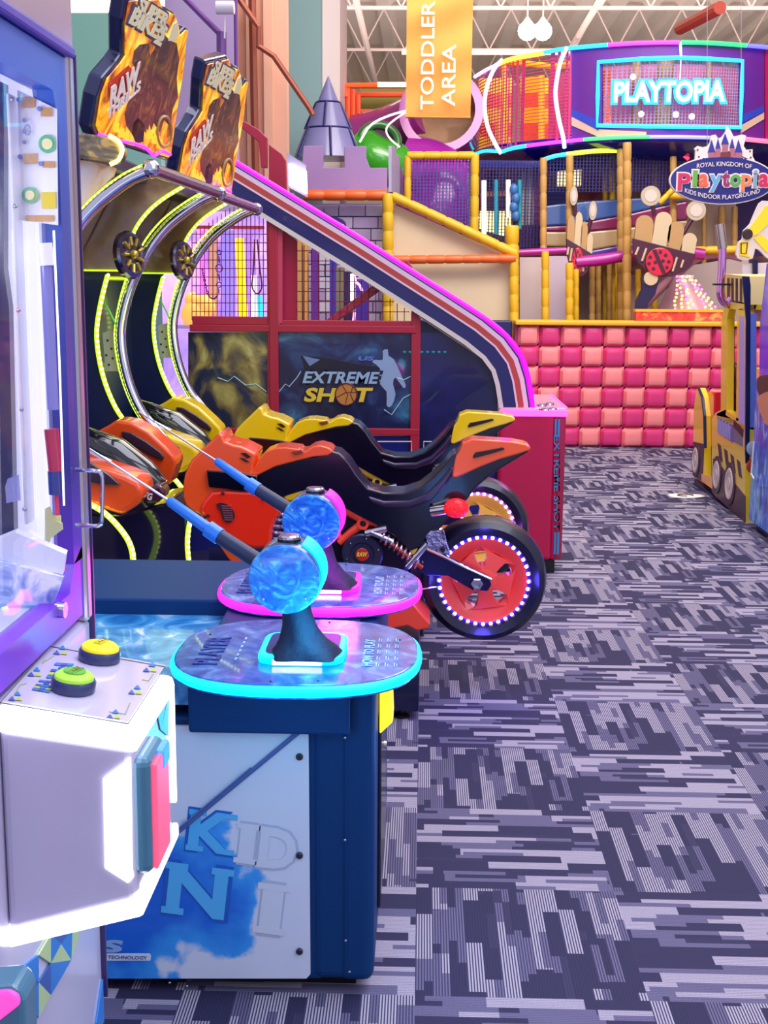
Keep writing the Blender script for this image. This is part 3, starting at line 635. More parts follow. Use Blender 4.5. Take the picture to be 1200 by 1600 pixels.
# rounded oval decks
def stadium(cx, cy_, hx, hy, z, n=48, p=2.6):
    return [(cx+hx*abs(math.cos(a))**(2/p)*(1 if math.cos(a) >= 0 else -1), cy_+hy*abs(math.sin(a))**(2/p)*(1 if math.sin(a) >= 0 else -1), z) for a in [2*PI*i/n for i in range(n)]]
def deck(cy_, gcol, gname):
    cx = -.253; zt_ = .757
    d = MB().prism(stadium(cx, cy_, .25, .243, zt_-.03), (0, 0, .03)).build('player_deck', tabletop_art, fg, bevel=.004)
    gm_ = glow(gname, gcol, 1.15)
    MB().tube([Vector(p) for p in stadium(cx, cy_, .247, .241, zt_-.014, 64)], .0115, 10, closed=True).build('deck_edge_light', gm_, d, smooth=True)
    # lettering faces the player on the aisle side
    text('lettering', 'PLAYER', (cx-.175, cy_-.02, zt_+.001), (0, 1, 0), (-1, 0, 0), .05, M('deck_navy_print', '#123a94', .4), d, .001, .02, width=.2)
    text('lettering', 'HOW TO PLAY', (cx+.148, cy_-.02, zt_+.001), (0, 1, 0), (-1, 0, 0), .022, M('deck_pale_print', '#9ccbf0', .4), d, .001, .015, width=.19)
    ln = MB()
    for k in range(3):
        for j in range(5):
            ln.box((cx+.166+k*.018, cy_-.12+j*.045, zt_+.001), (cx+.168+k*.018, cy_-.092+j*.045, zt_+.0018))
            ln.box((cx+.171+k*.018, cy_-.12+j*.045, zt_+.001), (cx+.1725+k*.018, cy_-.1+j*.045, zt_+.0018))
    for j in range(6): ln.box((cx-.12, cy_-.09+j*.03, zt_+.001), (cx-.116, cy_-.072+j*.03, zt_+.0018))
    ln.build('fine_print', M('deck_pale_print', '#9ccbf0'), d)
    bl = MB()
    for q in ((.06, -.215), (-.03, -.222), (.21, .08), (-.2, .1), (.05, .215)): bl.ball((cx+q[0], cy_+q[1], zt_+.001), (.003, .003, .0015), 8, 5)
    bl.build('deck_screws', M('bolt_grey', '#3a3f4c', .35, .6), d)
    # square lit surround
    sq = MB().prism(stadium(cx+.015, cy_-.025, .088, .098, zt_+.001, 48, 6), (0, 0, .016)).build('lit_surround', gm_, fg, bevel=.005)
    MB().prism(stadium(cx+.015, cy_-.02, .074, .078, zt_+.012, 40, 7), (0, 0, .007)).build('surround_floor', M('surround_dark', '#14307c', .4), sq)
    lm = MB()
    for j in range(7): lm.ball((cx-.035+j*.017, cy_-.104, zt_+.017), (.003, .003, .002), 6, 5)
    lm.build('white_diodes', glow('diode_white', '#ffffff', 3), sq)
    MB().box((cx-.04, cy_-.126, zt_+.002), (cx+.06, cy_-.12, zt_+.014)).build('bright_lens', glow('lens_white', '#ffffff', 1.6), sq, bevel=.003)
deck(2.545, '#00d8ff', 'cyan_light'); deck(3.145, '#ff1ec8', 'magenta_light')
point('cyan_spill', (-.25, 2.16, .72), 1.6, (.0, .6, 1), .1); point('cyan_spill', (-.2, 2.38, .84), 1.0, (.05, .75, 1), .05)
point('magenta_spill', (-.2, 2.86, .74), .5, (1, .1, .8), .06); point('magenta_spill', (-.2, 2.98, .84), .8, (1, .05, .75), .05); point('cyan_spill', (.12, 2.7, .5), 1.6, (.1, .35, 1), .1)
# rod controllers
reelart = art('reel_print', [(.3, '#0b58c8'), (.5, '#1c7fe0'), (.62, '#3fb0ee'), (.75, '#a9dcf6')], scale=26, dist=2.6, rough=.25, coat=.5)
cloth = M('black_cloth', '#0c1436', .8, bump=.4, nscale=30)
def controller(label, lightmat, dy):
    t = thing('fishing_rod_controller', label, 'fishing rod', (-.26, 2.52+dy, .765))
    D = Vector((0, dy, 0)); Yr = 2.4
    c = P(444, 905, Yr)+D; r = .0705
    # fabric gaiter: ragged loft from the square opening up to the reel
    base = P(478, 1000, 2.45)+D; base.z = .775
    g = MB(); n = 26; rings = []
    for k, (tt, wx, wy) in enumerate(((0, .068, .06), (.12, .06, .052), (.3, .045, .04), (.5, .034, .032), (.75, .029, .028), (1, .027, .026))):
        cc = base.lerp(Vector((c.x+.015, c.y+.045, c.z-.045)), tt); ring = []
        for j in range(n):
            a = 2*PI*j/n; wob = 1+.09*math.sin(a*5+k*1.3)*(1-tt*.5)
            sq = (abs(math.cos(a))**.6*(1 if math.cos(a) > 0 else -1), abs(math.sin(a))**.6*(1 if math.sin(a) > 0 else -1)) if k < 2 else (math.cos(a), math.sin(a))
            ring.append(cc+Vector((sq[0]*wx*wob, sq[1]*wy*wob, 0)))
        rings.append(ring)
    vs = [v for ring in rings for v in ring]
    g.add(vs, [(k*n+j, k*n+(j+1) % n, (k+1)*n+(j+1) % n, (k+1)*n+j) for k in range(5) for j in range(n)])
    g.build('fabric_gaiter', cloth, t, smooth=True)
    ax = Vector((.1, 1, .12)).normalized()
    dsk = MB().lathe(c, -ax, [(r*.97, -.004), (r, 0), (r, .004), (r*.96, .007), (0, .0075)], 56).build('reel_face', reelart, t, smooth=True)
    sc_ = MB()
    for a in (.7, 2.5, 3.9, 5.6):
        s_ = c+ax*-.008+Vector((math.cos(a)*r*.78, -.0, math.sin(a)*r*.78)); sc_.ball(s_, (.0028, .0014, .0028), 8, 5)
    sc_.build('face_screws', screwm, dsk)
    drum = MB().lathe(c, ax, [(r*.93, 0), (r*.96, .008), (r*.96, .07), (r*.9, .078), (0, .078)], 56).build('reel_drum', M('drum_slate', '#5f6fae', .2, .5), t, smooth=True)
    # lit rim on the player side
    arc = [c+ax*.045+Vector((math.cos(a)*r*.98, 0, math.sin(a)*r*.98)) for a in [(-45+q*6)*PI/180 for q in range(19)]]
    mbb = MB()
    for i in range(18):
        p, q = arc[i], arc[i+1]; a1, a2 = ax*.025, ax*-.03
        o1 = (p-c-ax*.045).normalized()*.004; o2 = (q-c-ax*.045).normalized()*.004
        mbb.add([p+a2, q+a2, q+a1, p+a1, p+a2+o1, q+a2+o2, q+a1+o2, p+a1+o1], [(0, 1, 2, 3), (4, 7, 6, 5), (0, 4, 5, 1), (1, 5, 6, 2), (2, 6, 7, 3), (3, 7, 4, 0)])
    mbb.build('rim_light', lightmat, drum)
    k_ = c+ax*.035+Vector((.004, 0, r*.96))
    MB().lathe(k_, (0, 0, 1), [(.022, -.004), (.022, .007), (.019, .01), (0, .01)], 28).build('tension_button', chrome, drum, smooth=True)
    MB().lathe(k_, (0, 0, 1), [(.024, -.006), (.024, .003)], 28).build('button_base', blackgloss, drum)
    # handle and rod
    def Q(x, y, Y): return P(x, y, Y)+D
    a0, a1, a2, a3, a4 = Q(405, 878, 2.47), Q(335, 833, 2.5), Q(262, 781, 2.53), Q(255, 777, 2.535), Q(118, 687, 2.62)
    rod = MB().tube([a0, a1], [.0165, .0155], 16).build('rod_grip', M('grip_slate', '#1c2c50', .5, coat=.1), t, smooth=True)
    MB().tube([a1+(a0-a1)*.12, a1, a1+(a2-a1)*.14], [.0175, .0175, .0175], 16).tube([a1+(a2-a1)*.1, a2+(a1-a2)*.06, a2], [.0125, .0105, .006], 14).build('blue_handle', M('handle_blue', '#1b7be6', .35, coat=.3), t, smooth=True)
    MB().tube([a2, a4], [.0028, .002], 8).build('rod_shaft', M('rod_silver', '#cfc6d6', .2, .9), t, smooth=True)
    return t
c1 = controller('blue reel fishing controller on the cyan lit front deck', glow('cyan_light', '#00d8ff', 1.15), 0)
c2 = controller('blue reel fishing controller on the magenta lit rear deck', glow('magenta_light', '#ff1ec8', 1.15), .6)

# ================================================================ MOTORCYCLE RIDES
YN = 4.5                                                            # near flank of the near bike
YC = 4.62
STEP = Vector((.016, 1.0, 0))
def ell(cx, cy_, rx, ry, n=20): return [(cx+rx*math.cos(2*PI*i/n), cy_+ry*math.sin(2*PI*i/n)) for i in range(n)]
def puff(name, outline, Y, depth, mat, parent, inset=.012, smooth_n=0):
    """solid shell with a rounded near edge: outline in the near plane, extruded back symmetrically"""
    pts = smooth_outline(outline, smooth_n) if smooth_n else outline
    return MB().prism([P(x, y, Y) for x, y in pts], (0, depth, 0)).build(name, mat, parent, smooth=True, bevel=inset, seg=4)
def spring(a, b, R, r, turns, n=10):
    a, b = Vector(a), Vector(b); ax = (b-a); L_ = ax.length; ax.normalize(); u = ax.cross(Vector((0, 1, 0))).normalized(); v = ax.cross(u)
    return [a+ax*L_*i/(turns*n)+(u*math.cos(2*PI*i/n)+v*math.sin(2*PI*i/n))*R for i in range(turns*n+1)]
def bike(D, paint, paint2, rimpaint, name_c, label, ledcol):
    t = thing('motorcycle_ride', label, 'motorcycle', tuple(P(600, 900, YC).to_tuple()))
    t.location.z = .14; t['_o'] = tuple(t.location)
    body = M('seat_black', '#0a0420', .22, coat=.4)
    # ---- wheel
    c = P(755, 902, YC); c.y = YC
    Ro = .234
    tire = MB().lathe(c, (0, 1, 0), [(Ro*.69, -.05), (Ro*.74, -.075), (Ro*.86, -.082), (Ro*.95, -.066), (Ro*.99, -.03), (Ro, 0), (Ro*.99, .03), (Ro*.95, .066), (Ro*.86, .082), (Ro*.74, .075), (Ro*.69, .05), (Ro*.69, -.05)], 72)
    tire.build('tyre', M('tyre_black', '#0d0a22', .35, coat=.3), t, smooth=True)
    Ri = Ro*.7; rim = MB()
    rim.lathe(c, (0, 1, 0), [(Ri, -.05), (Ri*.99, -.058), (Ri*.9, -.056), (Ri*.66, -.036), (Ri*.64, .0), (Ri*.8, .03), (Ri, .05), (Ri, -.05)], 64)
    rim.lathe(c, (0, 1, 0), [(0, -.058), (Ri*.2, -.058), (Ri*.32, -.05), (Ri*.32, .04), (0, .04)], 32)
    for k in range(5):
        a = math.radians(62+72*k)
        pts = []
        for rr, wd in ((.12, .55), (.3, .52), (.45, .40), (.6, .38), (.68, .45), (.78, .6)):
            pts.append((rr*Ri, wd))
        L1 = [c+Vector((math.cos(a+w_)*r_, -.045-.012*(1-r_/Ri), math.sin(a+w_)*r_)) for r_, w_ in pts]
        L2 = [c+Vector((math.cos(a-w_)*r_, -.045-.012*(1-r_/Ri), math.sin(a-w_)*r_)) for r_, w_ in reversed(pts)]
        rim.prism(L1+L2, (0, .06, 0))
    rim.build('wheel_rim', rimpaint, t, smooth=True)
    lb = MB(); n = 36
    for i in range(n):
        a = 2*PI*i/n; lb.ball(c+Vector((math.cos(a)*Ri*1.0, -.06, math.sin(a)*Ri*1.0)), (.0068, .004, .0068), 8, 6)
    ls = MB().torus(c+Vector((0, -.054, 0)), (0, 1, 0), Ri*1.0, .0062, 64, 8).build('light_ring', glow('ring_'+ledcol[1], ledcol[0], 1.0), t)
    lb.build('light_beads', glow('bead_'+ledcol[1], ledcol[2], 5), ls)
    for a in (0, PI/2, PI, 1.5*PI):
        point('wheel_glow', tuple(D+c+Vector((math.cos(a)*.19, -.13, math.sin(a)*.19))), .55 if ledcol[1] == 'blue' else .25, ledcol[3], .03)
    # ---- swing arm with axle
    Ya = YC-.12
    MB().prism(poly([(648, 868), (664, 838), (688, 862), (706, 874), (764, 902), (768, 914), (762, 924), (738, 922), (724, 914), (700, 900), (668, 900), (652, 892)], Ya), (0, .035, 0)).build('swing_arm', M('arm_indigo', '#262458', .25, .5, noise=.3, nscale=60), t, bevel=.004)
    MB().tube([P(664, 856, Ya-.004), P(690, 868, Ya-.006), P(730, 888, Ya-.006), P(768, 905, Ya-.004)], .0065, 8).tube([P(640, 913, Ya-.003), P(654, 921, Ya-.003), P(684, 917, Ya-.003)], .004, 8).tube([P(634, 903, Ya-.003), P(650, 916, Ya-.003)], .004, 8).build('arm_trim', chrome, t, smooth=True)
    MB().prism(poly([(664, 838), (672, 830), (694, 828), (698, 846), (704, 866), (690, 866), (672, 860)], Ya-.01), (0, .02, 0)).build('arm_bracket', M('cast_chrome', '#a8a4d0', .18, .9, bump=.6, nscale=40), t, bevel=.004)
    ax_ = P(745, 912, Ya-.004)
    MB().lathe(ax_, (0, -1, 0), [(.023, 0), (.023, .012), (.02, .015), (.012, .015), (.011, .008), (0, .008)], 6).build('axle_nut', chrome, t)
    MB().lathe(P(692, 858, Ya-.013), (0, -1, 0), [(.009, 0), (.009, .006), (0, .007)], 16).build('pivot_bolt', M('bolt_dark', '#181430', .3), t)
    # ---- seat and body shell
    top = [(384, 745), (392, 742), (422, 729), (465, 717), (505, 711), (514, 704), (530, 708), (545, 722), (558, 742), (575, 763), (600, 770), (630, 770), (655, 762), (676, 746), (694, 728), (706, 712)]
    rear = [(722, 704), (745, 690), (800, 694), (828, 700), (826, 706), (800, 722), (770, 740), (742, 764), (722, 792), (706, 806), (690, 824), (668, 846), (655, 856), (640, 862)]
    low = [(618, 840), (590, 822), (560, 806), (535, 792), (512, 780), (494, 772), (470, 768), (448, 775), (430, 784), (408, 772)]
    puff('seat_shell', top+rear+low, YN-.0, .17, body, t, .045)
    puff('seat_crease', [(574, 775), (600, 783), (640, 782), (668, 770), (690, 748), (706, 728), (712, 735), (696, 760), (672, 784), (640, 795), (600, 794), (578, 786)], YN-.012, .03, M('seat_violet', '#2a1740', .3, coat=.4), t, .01)
    puff('tail_fairing', [(706, 745), (709, 728), (713, 712), (719, 704), (723, 692), (738, 686), (770, 688), (800, 690), (822, 694), (829, 698), (829, 703), (812, 709), (780, 718), (752, 729), (730, 739), (712, 747)], YN-.02, .12, paint, t, .02)
    puff('tail_slot', [(739, 713), (743, 707), (765, 703), (786, 699), (789, 702), (770, 708), (748, 714), (740, 716)], YN-.027, .02, M('slot_dark', '#2a1010', .3), t, .002)
    # ---- tank cover
    puff('tank_cover', [(392, 742), (397, 730), (404, 718), (414, 706), (430, 700), (446, 699), (468, 702), (470, 706), (478, 705), (488, 698), (500, 696), (514, 700), (521, 706), (512, 712), (490, 714), (465, 720), (430, 729), (404, 742), (394, 747)], YN-.012, .16, paint, t, .03, 0)
    puff('cap_recess', [(455, 706), (470, 703), (474, 707), (462, 711)], YN-.02, .02, M('recess_dark', '#8a3a1c', .4), t, .002)
    # ---- front fairing
    puff('front_fairing', [(286, 757), (289, 740), (299, 719), (312, 705), (326, 692), (338, 680), (341, 676), (348, 680), (351, 690), (364, 695), (378, 698), (390, 704), (400, 709), (396, 726), (394, 741), (404, 762), (412, 768), (430, 784), (441, 799), (432, 810), (426, 825), (424, 845), (420, 857), (392, 858), (372, 850), (352, 840), (336, 832), (324, 822), (314, 806), (302, 799), (290, 790), (285, 776)], YN-.03, .22, paint, t, .035)
    puff('belly_panel', [(311, 795), (318, 782), (330, 768), (352, 766), (400, 768), (420, 778), (441, 799), (430, 812), (425, 828), (424, 846), (420, 856), (394, 857), (372, 850), (350, 839), (326, 822)], YN-.045, .03, paint2, t, .012)
    puff('front_strut', [(334, 840), (348, 838), (368, 856), (398, 884), (390, 891), (372, 891), (356, 872)], YN-.02, .04, paint, t, .006)
    puff('air_duct', [(322, 735), (352, 737), (380, 740), (402, 744), (402, 768), (376, 768), (350, 764), (326, 762)], YN-.05, .03, blackgloss, t, .004)
    mv = MB()
    vo = [(338, 788), (348, 786), (360, 792), (366, 803), (365, 812), (356, 817), (349, 812), (345, 800)]
    v_ = MB().prism(poly(smooth_outline(vo, 3), YN-.052), (0, .02, 0)).build('side_vent', M('vent_dark', '#3a1420', .5), t)
    for k in range(7): mv.box(P(346+k*.8, 790+k*3.6, YN-.056), P(362+k*.5, 791.2+k*3.6, YN-.05))
    mv.build('vent_slats', M('vent_slat', '#c87888', .3, .6), v_)
    d_ = MB()
    for x, y in ((348, 771), (320, 808), (411, 780), (389, 855), (418, 854), (375, 884), (325, 806)): d_.lathe(P(x, y, YN-.05), (0, -1, 0), [(.007, 0), (.006, .003), (0, .0035)], 12)
    d_.build('fairing_bolts', M('bolt_maroon', '#5a1018', .4), t)
    # dashboard buttons
    for nm, col, x, y, rr in (('green_button', '#37c266', 373, 695, .02), ('blue_button', '#3f86e0', 389, 701, .013)):
        MB().lathe(P(x, y+1, YN+.05), (.3, -.2, 1), [(rr, -.004), (rr, .004), (rr*.8, .008), (0, .009)], 18).build(nm, M(nm, col, .25, coat=.4), t, smooth=True)
    MB().prism(poly([(376, 708), (384, 708), (392, 714), (386, 716)], YN-.034), (0, .01, 0)).prism(poly([(374, 715), (380, 716), (390, 722), (384, 722)], YN-.034), (0, .01, 0)).build('dash_slots', M('slot_dark', '#2a1010', .3), t)
    # ---- frame triangle
    Yf = YN+.03
    f_ = MB()
    f_.tube([P(480, 772, Yf), P(526, 789, Yf), P(567, 810, Yf), P(592, 822, Yf)], [.012, .02, .02, .008], 12)
    f_.tube([P(567, 818, Yf), P(548, 832, Yf), P(530, 848, Yf)], [.018, .015, .014], 12)
    f_.tube([P(514, 786, Yf), P(520, 812, Yf), P(532, 845, Yf)], [.014, .01, .012], 12)
    f_.lathe(P(567, 818, Yf-.012), (0, -1, 0), [(.022, -.02), (.022, .008), (.012, .008), (.011, 0), (0, 0)], 20)
    f_.build('frame_bracket', rimpaint, t, smooth=True)
    MB().lathe(P(567, 818, Yf-.016), (0, -1, 0), [(.0105, 0), (.009, .004), (0, .0045)], 16).build('bracket_bolt', M('bolt_dark', '#181430', .3), t)
    # ---- engine
    MB().box(P(436, 800, YN+.05), P(640, 905, YN+.05)+Vector((0, .14, 0))).build('engine_block', M('engine_dark', '#1a1030', .4, .4), t, bevel=.02)
    fn = MB()
    for k in range(6): fn.tube([P(428, 802+k*10, YN+.02), P(470, 806+k*10, YN+.02)], .010, 8)
    fn.build('cylinder_fins', M('cast_chrome', '#a8a4d0', .18, .9), t, smooth=True)
    ec = P(566, 866, YN+.01)
    e_ = MB().lathe(ec, (0, -1, 0), [(.076, -.03), (.076, .0), (.07, .006), (.045, .006), (.04, .001), (.028, .001), (.028, .008), (0, .008)], 40).build('engine_cover', M('cover_slate', '#3a3858', .35, .5), t, smooth=True)
    MB().lathe(ec+Vector((0, -.0085, 0)), (0, -1, 0), [(.024, 0), (.022, .002), (0, .002)], 28).build('round_badge', M('badge_red', '#c82a28', .3, coat=.4), e_)
    text('lettering', 'RAW', ec+Vector((0, -.012, .002)), (1, 0, 0), (.2, 0, 1), .018, M('badge_yellow', '#ffd83c', .4), e_, .002, .03, width=.036)
    bl = MB()
    for k in range(6):
        a = k*PI/3+.3; bl.lathe(ec+Vector((math.cos(a)*.06, -.006, math.sin(a)*.06)), (0, -1, 0), [(.005, 0), (.004, .003), (0, .0035)], 8)
    bl.build('cover_bolts', chrome, e_)
    # ---- rear shock: spring, reservoir and strut
    MB().tube(spring(P(596, 838, YN+.0), P(656, 884, YN+.0), .019, .0045, 9, 12), .0046, 6).build('shock_spring', M('spring_copper', '#c8a8c0', .2, .9), t, smooth=True)
    MB().tube([P(590, 834, YN+.0), P(660, 887, YN+.0)], .010, 10).build('shock_rod', M('shock_red', '#b0402c', .3, .3), t, smooth=True)
    MB().tube([P(571, 834, YN-.005), P(604, 826, YN-.005)], [.015, .013], 14).tube([P(580, 832, YN-.01), P(612, 846, YN-.01)], .011, 10).build('reservoir', chrome, t, smooth=True)
    MB().tube([P(636, 886, YN-.01), P(668, 850, YN-.01)], .0125, 12).build('link_strut', chrome, t, smooth=True)
    MB().tube([P(642, 900, YN+.08), P(600, 900, YN+.08), P(520, 905, YN+.08)], .03, 10).build('lower_frame', M('arm_indigo', '#262458'), t)
    # ---- signal lamp
    MB().tube([P(676, 799, YN-.03), P(702, 795, YN-.06)], .021, 20).build('signal_stalk', chrome, t, smooth=True)
    sg = MB().ball(P(713, 794, YN-.075), (.045, .03, .036), 24, 14).build('signal_lamp', M('signal_red', '#e01020', .25, em='#ff1020', es=.5, coat=.5, bump=.8, nscale=150), t, smooth=True)
    # ---- foot rest cover
    puff('foot_peg_cover', [(600, 946), (617, 953), (644, 941), (656, 956), (673, 975), (667, 983), (651, 986), (637, 978), (600, 985)], YN-.14, .2, rimpaint, t, .006)
    return t
def place(t, D): t.location = Vector(t.location)+D
orange = M('orange_paint', '#ff5a1e', .22, coat=.7); orange_r = M('orange_red_paint', '#ff3010', .2, coat=.8)
yel = M('yellow_paint', '#ffd60a', .22, coat=.7); yel2 = M('golden_paint', '#f2c81c', .25, coat=.6)
b1 = bike(Vector((0, 0, 0)), orange, orange_r, M('coral_rim', '#ff4a34', .3, coat=.5), 'orange', 'orange ride-on racing motorcycle with glowing blue-lit rear wheel, the nearer one', ('#2a18ff', 'blue', '#cfc0ff', (.12, .08, 1)))
b2 = bike(STEP, yel, yel2, M('cream_rim', '#e8c040', .3, coat=.5), 'yellow', 'yellow ride-on racing motorcycle standing behind the orange one', ('#c860ff', 'violet', '#ffd8ff', (.5, .1, 1)))
place(b2, STEP)

# ================================================================ MOTORCYCLE CABINETS: base, bezel, tubes, cowl, marquee
fire = art('fire_print', [(.28, '#5a2c20'), (.38, '#a8541c'), (.46, '#f08a14'), (.54, '#ffc81e'), (.62, '#ffe85a'), (.75, '#e8f08c')], scale=8, dist=1.8, rough=.15, coat=.9, stretch=(1, 1, .45), em=.45)
def strip(mb_t, mb_b, path, r=.007, gap=.02):
    mb_t.tube(path, r, 8)
    acc = 0
    for a, b in zip(path, path[1:]):
        L_ = (b-a).length
        while acc < L_: mb_b.ball(a+(b-a)*(acc/L_)+Vector((r*.5, -r*.9, 0)), r*.75, 6, 4); acc += gap
        acc -= L_
def cabinet(D, paint, paint2, label, mlabel, first):
    t = thing('motorcycle_cabinet', label, 'arcade machine', (-1.25, 4.6, 0))
    ledt = glow('led_lime', '#b6e81e', 1.0); ledb = glow('led_lime_bead', '#f4ff8c', 3)
    nb = M('bezel_navy', '#0c1c4e', .35, coat=.3)
    # low base with levelling foot
    MB().box((-1.5, 4.27, .03), (0.0, 4.98, .26)).build('base', M('base_navy', '#0a0e3c', .35, coat=.3), t, bevel=.008)
    g = MB().lathe((-.06, 4.31, 0), (0, 0, 1), [(.028, 0), (.03, .006), (.02, .012), (.008, .014), (.008, .034)], 18)
    g.lathe((-.06, 4.9, 0), (0, 0, 1), [(.028, 0), (.03, .006), (.02, .012), (.008, .014), (.008, .034)], 18); g.build('levelling_feet', M('foot_black', '#15151f', .4), t, smooth=True)
    # screen bezel facing the rider
    MB().box((-1.65, 4.12, .26), (-1.4, 5.06, 1.53)).build('bezel', nb, t, bevel=.01)
    MB().prism(poly([(168, 424), (168, 430), (158, 470), (151, 515), (154, 556), (164, 598), (180, 636), (196, 660), (214, 684), (214, 800), (110, 800), (110, 424)], 5.055), (0, .02, 0)).build('lower_wing', nb, t)
    MB().prism(poly([(296, 288), (262, 308), (236, 328), (216, 352), (204, 376), (192, 422), (110, 424), (110, 280), (240, 272)], 5.06), (0, .02, 0)).build('upper_wing', MATS.get('screen_reflection') or art('screen_reflection', [(.3, '#3c3026'), (.55, '#8c6a4c'), (.75, '#c8a878')], scale=3, dist=1, rough=.12, coat=1), t)  # brown and gold screen reflections painted into the upper wing colour
    lw = MB().tube([P(112, 422, 5.05), P(200, 423, 5.05)], .004, 6).build('wing_edge_light', glow('led_lime', '#b6e81e', 1.0), t)
    zt_ = 1.53
    MB().prism([(-1.4, 4.14, zt_), (-1.6, 4.14, zt_), (-1.6, 4.14, 1.89), (-1.2, 4.14, 1.89)], (0, .9, 0)).build('screen', MATS['screen_reflection'], t)
    MB().box((-1.398, 4.14, zt_-.005), (-1.392, 5.04, zt_+.003)).build('screen_edge_light', ledt, t)
    MB().box((-1.6, 4.1, 1.89), (-1.08, 5.06, 1.95)).build('header', M('header_slate', '#4a4668', .25, .5), t, bevel=.01)
    # far side wing: clear panel between led strip and chrome tube
    Yw = 5.08
    tube2 = [(342, 303), (318, 312), (290, 330), (262, 353), (238, 382), (219, 414), (204, 448), (193, 485), (188, 522), (192, 562), (203, 604), (220, 642), (240, 668), (260, 692)]
    tp = smoothpath([P(x, y, Yw) for x, y in tube2], 4)
    MB().tube(tp, .021, 14).build('chrome_tube', chrome, t, smooth=True)
    b_t, b_b = MB(), MB()
    inner = [(338, 296), (312, 303), (282, 321), (252, 345), (228, 374), (209, 408), (194, 444), (184, 484), (179, 522), (183, 562), (194, 604), (211, 642), (232, 672), (248, 690)]
    strip(b_t, b_b, smoothpath([P(x, y, Yw) for x, y in inner], 3), .004, .017)
    outer_ = [(296, 286), (262, 306), (236, 326), (216, 350), (205, 372)]
    strip(b_t, b_b, smoothpath([P(x, y, Yw-.03) for x, y in outer_], 3), .0075, .02)
    low_ = [(168, 430), (158, 470), (151, 515), (154, 556), (164, 598), (180, 636), (196, 660), (206, 674)]
    strip(b_t, b_b, smoothpath([P(x, y, Yw-.03) for x, y in low_], 3), .0095, .022)
    s_ = b_t.build('led_strip', ledt, t); b_b.build('led_beads', ledb, s_)
    # reflected curve inside the wing, drawn as a thin green tube
    MB().tube(smoothpath([P(x, y, Yw-.01) for x, y in ((162, 470), (178, 500), (188, 530), (190, 560))], 3), .004, 6).build('reflected_curve', M('reflection_green', '#5fae5a', .3, .5), t)
    MB().prism(poly([(160, 520), (180, 515), (190, 540), (190, 580), (165, 580)], Yw+.02), (0, .004, 0)).build('perforated_plate', M('plate_grey', '#a8a0b0', .4), t)
    g = MB()
    for x, y in ((168, 532), (174, 545), (166, 555), (176, 560), (170, 570)): g.lathe(P(x, y, Yw+.018), (0, -1, 0), [(.005, 0), (0, .001)], 8)
    g.build('plate_holes', black, t)
    # near side tube
    if first:
     tn_ = [(236, 266), (206, 278), (176, 298), (148, 322), (122, 352), (98, 392), (80, 440), (72, 500), (80, 560), (104, 620)]
     MB().tube(smoothpath([P(x, y, 4.1) for x, y in tn_], 4), .021, 14).build('chrome_tube', chrome, t, smooth=True)
     nt_, nb_ = MB(), MB()
     strip(nt_, nb_, smoothpath([P(x, y, 4.1) for x, y in ((224, 258), (194, 272), (164, 293), (136, 318), (112, 346), (88, 385), (66, 440))], 3), .005, .017)
     s_ = nt_.build('led_strip', ledt, t); nb_.build('led_beads', ledb, s_)
    # header rail joining the tubes
    MB().tube([P(236, 264, 4.1), P(300, 287, 4.75), P(342, 302, 5.08)], .022, 10).build('header_rail', M('rail_smoke', '#8a84a0', .18, .85), t, smooth=True)
    for q in ((236, 264, 4.1), (342, 303, 5.08)):
        MB().ball(P(*q), .03, 14, 10).build('tube_joint', chrome, t, smooth=True)
    if first:
        hb = MB().prism(poly([(100, 203), (172, 214), (184, 222), (190, 235), (184, 248), (172, 254), (100, 242)], 4.06), (0, .1, 0)).build('smoky_end_box', art('smoke_swirl', [(.35, '#5c5448'), (.52, '#8c7c60'), (.62, '#e0b868')], scale=9, dist=3, rough=.2), t, bevel=.008)
        MB().tube(smoothpath([P(x, y, 4.05) for x, y in ((170, 212), (184, 220), (191, 234), (185, 250), (172, 257))], 3), .007, 8).build('end_ring_light', glow('led_pale', '#f0ee90', 1.3), hb)
        MB().prism(poly([(100, 246), (140, 252), (180, 262), (176, 276), (150, 300), (120, 330), (100, 335)], 4.12), (0, .02, 0)).build('printed_wing', art('peach_print_b', [(.35, '#f0e8f0'), (.5, '#ffd8b8'), (.6, '#f09860'), (.72, '#f8f0e0')], scale=6, dist=1, rough=.3), t)
    # ornate round speaker
    sp_ = P(207, 398, 4.9)
    k_ = MB().lathe(sp_, (1, -.35, .1), [(.088, -.03), (.092, -.01), (.086, 0), (.07, .002), (.066, -.006), (0, -.006)], 36).build('speaker', darkchrome, t, smooth=True)
    g = MB(); axn = Vector((1, -.35, .1)).normalized(); uu = axn.cross(Vector((0, 0, 1))).normalized(); vv = axn.cross(uu)
    for i in range(9):
        a = 2*PI*i/9; cc = sp_+(uu*math.cos(a)+vv*math.sin(a))*.052+axn*.006; g.tube([cc-(uu*math.cos(a)+vv*math.sin(a))*.016, cc+(uu*math.cos(a)+vv*math.sin(a))*.016], .006, 6)
    g.ball(sp_+axn*.008, .017, 10, 8); g.build('speaker_fins', M('fin_gold', '#d8c04a', .25, .6), k_, smooth=True)
    sp2 = P(298, 400, 5.9)
    # cowl in front of the rider
    def cow(name, pts, Y, dep, m_, ins=.012): return puff(name, pts, Y, dep, m_, t, ins)
    cow('cowl_far_lobe', [(132, 684), (148, 676), (170, 664), (182, 656), (206, 660), (232, 674), (256, 696), (272, 712), (276, 722), (270, 742), (264, 758), (254, 760), (240, 742), (214, 722), (186, 706), (160, 700), (132, 694)], 4.8, .16, paint, .02)
    cow('far_stripe', [(190, 674), (204, 676), (228, 690), (250, 706), (256, 714), (254, 720), (236, 712), (210, 698), (192, 684)], 4.785, .02, M('stripe_dark', '#3c2438', .3, coat=.5), .004)
